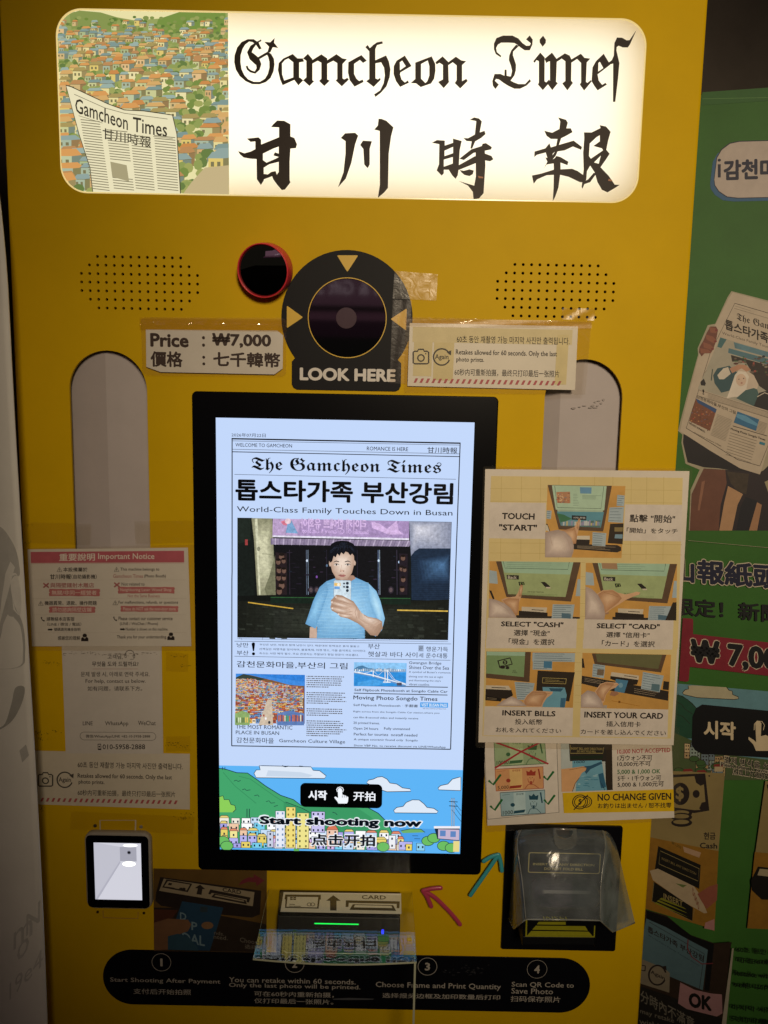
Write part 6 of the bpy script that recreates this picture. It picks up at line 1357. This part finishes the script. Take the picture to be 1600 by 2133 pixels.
A.poly([(205,885),(270,868),(560,1010),(600,1070),(665,1222),(640,1225),(470,1130),(230,960)], M('a8977c')); A.tmid('5000', (545,1040), (600,1180), 60, M('7a4a34'), 3); A.poly([(410,985),(500,1000),(470,1020)], M('5a6a3a'))
A.poly([(235,970),(550,1180),(545,1290),(220,1130)], M('14130d')); A.line([(238,975),(222,1128),(545,1288),(562,1190)], 4, M('8a7c50')); A.tmid('INSERT', (315,1085), (470,1150), 44, M('8a7c50'), 3)
for k in range(3): A.poly([(300-k*22,1100+k*18),(480,1180+k*30),(500+k*10,1195+k*32),(280-k*20,1112+k*16)], M('7a7a20'))
A.poly([(585,1070),(680,1010),(748,990),(742,1120),(660,1190),(620,1130)], M('8a5040')); A.poly([(650,1300),(722,1270),(722,1362),(640,1345)], M('a87a78'))
A.poly([(1070,850),(1320,880),(1320,1120),(1100,1115),(1020,1040),(1015,960)], M('12100e')); A.poly([(1085,868),(1320,890),(1320,950),(1065,920)], M('a09478')); A.tmid('CARD', (1150,900), (1290,915), 30, INKB, 2); A.poly([(1140,200),(1160,180),(1180,230),(1160,280)], INKB)
A.build('cash_picture', board)
A = Art(BOARD, .007, CD)
A.poly([(165,1190),(340,1240),(520,1390),(720,1460),(860,1450),(850,1500),(780,2140),(60,2140)], M('2e2219', var=.2)); A.poly([(180,1200),(350,1255),(540,1400),(718,1465),(680,1840),(640,1835),(668,1510),(530,1440),(330,1330),(178,1265)], M('0a0b0d'))
A.poly([(176,1262),(330,1330),(530,1440),(668,1512),(628,1835),(60,1600),(150,1400)], M('4f6a74', var=.1)); A.line([(200,1290),(640,1545),(600,1830)], 4, INKB)
A.tmid('톱스타가족 부산강림', (188,1345), (635,1585), 52, INKB, 4); A.tmid('World-Class Family Touches Down', (190,1395), (600,1640), 14, M('22303a'), 1)
A.line([(510,1430),(505,1500),(540,1570),(620,1625),(710,1620)], 9, M('6a2a30'))
A.poly([(60,1600),(150,1590),(330,1665),(365,1700),(360,1855),(60,1760)], M('7a7262')); A.line([(265+68*math.cos(R(30+315*k/30)), 1715+78*math.sin(R(30+315*k/30))) for k in range(31)], 14, INKB); A.tmid('Again', (212,1690), (325,1745), 40, INKB, 3); A.poly([(300,1645),(340,1680),(335,1640)], INKB); A.rrect(130,1630,170,1685,8,INKB,8)
A.poly([(60,1780),(360,1880),(780,2060),(780,2140),(60,2140)], M('1c1a17', var=.2)); GL = M('6e6a60')
A.tmid('分時內不滿意', (130,1875), (560,2110), 100, GL, 1.5); A.tmid('may retake', (128,2005), (398,2085), 48, GL, 1); A.tmid('within 60', (120,2080), (420,2160), 48, GL, 1)
A.poly([(448,1772),(560,1830),(690,1860),(780,1868),(785,2020),(740,2045),(640,2020),(500,1985),(430,1940)], M('9a7478', var=.1)); A.tmid('OK', (515,1908), (700,1945), 120, M('14120f'), 8, res=3)
A.poly([(862,1500),(875,1500),(812,2140),(775,2140)], M('a09a8a'))
DGI = M('0f1a0c')
for s_, y0, y1, x0 in (('60초 동안 재촬영 가능',1508,1560,895), ('可在60秒内重拍',1590,1640,893), ('Retake within 60 sec',1695,1750,880), ('90秒以内に撮影',1790,1840,872), ('마지막 사진만 출력',1968,2020,855), ('只打印最后一张',2060,2120,848)): A.tmid(s_, (x0,y0), (x0+560,y1), 44, DGI, 3)
A.build('screen_picture', board)

# ================================================================ white cloth banner standing at the left edge
BD = .055
pA = P3(22, 640, BD); pB = P3(95.5, 2133, BD)
XB = (pA.x+pB.x)/2
BAN = Pl((XB, -BD, 0), Vector((math.cos(R(-12)), math.sin(R(-12)), 0))*1, (0, 0, 1), warp=lambda a, b: .010*math.sin(a*34+.6+.8*math.sin(b*2.3))*min(1, -a*14)+.004*math.sin(b*5+a*20))
ban = thing('cloth_banner', 'white cloth banner with grey line drawings standing left of the booth', 'banner', (XB-.2, -BD+.02, .03))
m = MB(); NX, NZ = 60, 70; vs = []
ztop = 1.98
def edge(b): return -.42*max(0, b-pA.z)**2+(pA.x+(pB.x-pA.x)*(pA.z-b)/(pA.z-pB.z)-XB)*1.0
for j in range(NZ+1):
    b = .03+(ztop-.03)*j/NZ
    for i in range(NX+1): a = edge(b)-.5+.5*i/NX; vs.append(BAN.world(a, b, 0))
o = len(vs); vs += [v+Vector((0, .0025, 0)) for v in vs]; k = NX+1
m.add(vs, [(j*k+i, j*k+i+1, (j+1)*k+i+1, (j+1)*k+i) for j in range(NZ) for i in range(NX)]+[(o+j*k+i, o+(j+1)*k+i, o+(j+1)*k+i+1, o+j*k+i+1) for j in range(NZ) for i in range(NX)]+[(j*k+NX, o+j*k+NX, o+(j+1)*k+NX, (j+1)*k+NX) for j in range(NZ)], M('efece4', rough=.75, spec=.2, var=.06, vs=12, bump=.1, bs=900), True)
m.build('cloth', ban)
A = Art(BAN, .0006, (0, 0, 1)); GR = M('aeaca6', rough=.8); GR2_ = M('c4c2bc', rough=.8); GR3 = M('bfbdb8', rough=.8)
def curve(pts, w_, m_): A.line(dense([(x, y, 0) for x, y in pts], 8), w_, m_)
for q in ([(-40,830),(0,850),(34,884)], [(-40,862),(0,880),(36,908)], [(-40,895),(5,905),(36,925)], [(-40,930),(10,935),(37,945)], [(-40,965),(12,960),(37,952)]): curve(q, 5, GR2_)
A.poly([q_[:2] for q_ in dense([(-40,1090,0),(0,1098,0),(22,1120,0),(37,1150,0),(43,1195,0),(30,1200,0),(22,1220,0),(30,1260,0),(48,1300,0),(52,1360,0),(40,1390,0),(-40,1400,0)], 5)], GR2_)
A.poly([q_[:2] for q_ in dense([(20,1200,0),(36,1195,0),(45,1240,0),(42,1280,0),(28,1270,0)], 5)], M('efece4', rough=.8))
A.poly([q_[:2] for q_ in dense([(-40,1520,0),(0,1516,0),(20,1470,0),(30,1434,0),(50,1433,0),(42,1470,0),(15,1510,0),(-40,1540,0)], 5)], GR)
for q in ([(-40,1640),(10,1625),(45,1600),(64,1575)], [(-40,1670),(20,1640),(66,1582)]): curve(q, 3, GR)
A.poly([(38,1565),(52,1552),(58,1575),(44,1590)], GR2_)
A.build('line_drawing', ban); A = Art(BAN, .0006, (0, 0, 1))
curve([(-40,1800),(0,1775),(30,1760),(45,1790),(20,1850),(-40,1880)], 16, GR2_)
A.build('line_drawing', ban); A = Art(BAN, .0006, (0, 0, 1))
for s_, a_, b_, h_ in (('m', (28,1962),(66,1930),36), ('N', (54,1930),(80,1900),44), ('o', (36,1990),(60,1962),34), ('19e4', (20,2066),(86,1996),36)): A.tmid(s_, a_, b_, h_, M('d2d0ca', rough=.8), .5)
A.build('line_drawing', ban); A = Art(BAN, .0006, (0, 0, 1))
for q in ([(28,1945),(40,1910),(66,1900)], [(62,1940),(80,1900),(78,1890)], [(24,1890),(50,1870),(76,1880)]): curve(q, 3, GR)
A.build('line_drawing', ban); A = Art(BAN, .0006, (0, 0, 1))
for q in ([(0,520),(8,560),(6,600)], [(10,625),(14,650),(12,668)]): curve(q, 6, GR2_)
A.build('line_drawing', ban)
m = MB(); m.box((XB-.50, -.045, 0), (XB-.04, -.01, .028), M('55524e', rough=.6)); m.tube([(XB-.25, .0, .0), (XB-.25, .0, 1.98)], .011, M('77746e', rough=.5), 12); m.build('banner_stand', ban)

# ================================================================ the shop across the lane, seen only as a reflection in the dark glass
SY = -5.6
shop = thing('shop_sign', 'pink lit shop sign across the lane reflected in the camera glass', 'shop sign', (0, SY-.06, 2.05))
m2 = MB(); m2.box((-2.2, SY-.12, 2.26), (2.2, SY, 2.95), E('b07a90', .7)); m2.build('sign_box', shop)
SGP = Pl((0, SY, 2.5), (-1, 0, 0), (0, 0, 1)); A = Art(SGP, .004); A.p = lambda x, y: (x, y)
A.text('Beautiful Oil Caricature & Gift Shop', -1.13, -.06, .77, -.20, E('f0d0dc', 1.2), 2)
A.build('lettering', shop)
m = MB(); m.add([(-2.3, SY+.02, 2.20), (2.3, SY+.02, 2.20), (2.3, SY+.55, 2.08), (-2.3, SY+.55, 2.08)], [(0, 1, 2, 3)], E('8a5468', .6)); m.box((-2.3, SY+.54, 1.96), (2.3, SY+.56, 2.08), E('7a4a62', .3))  # awning glows by its own emission, in place of light falling on it
m.build('shop_awning', label='pink striped awning below the shop sign across the lane', cat='awning')
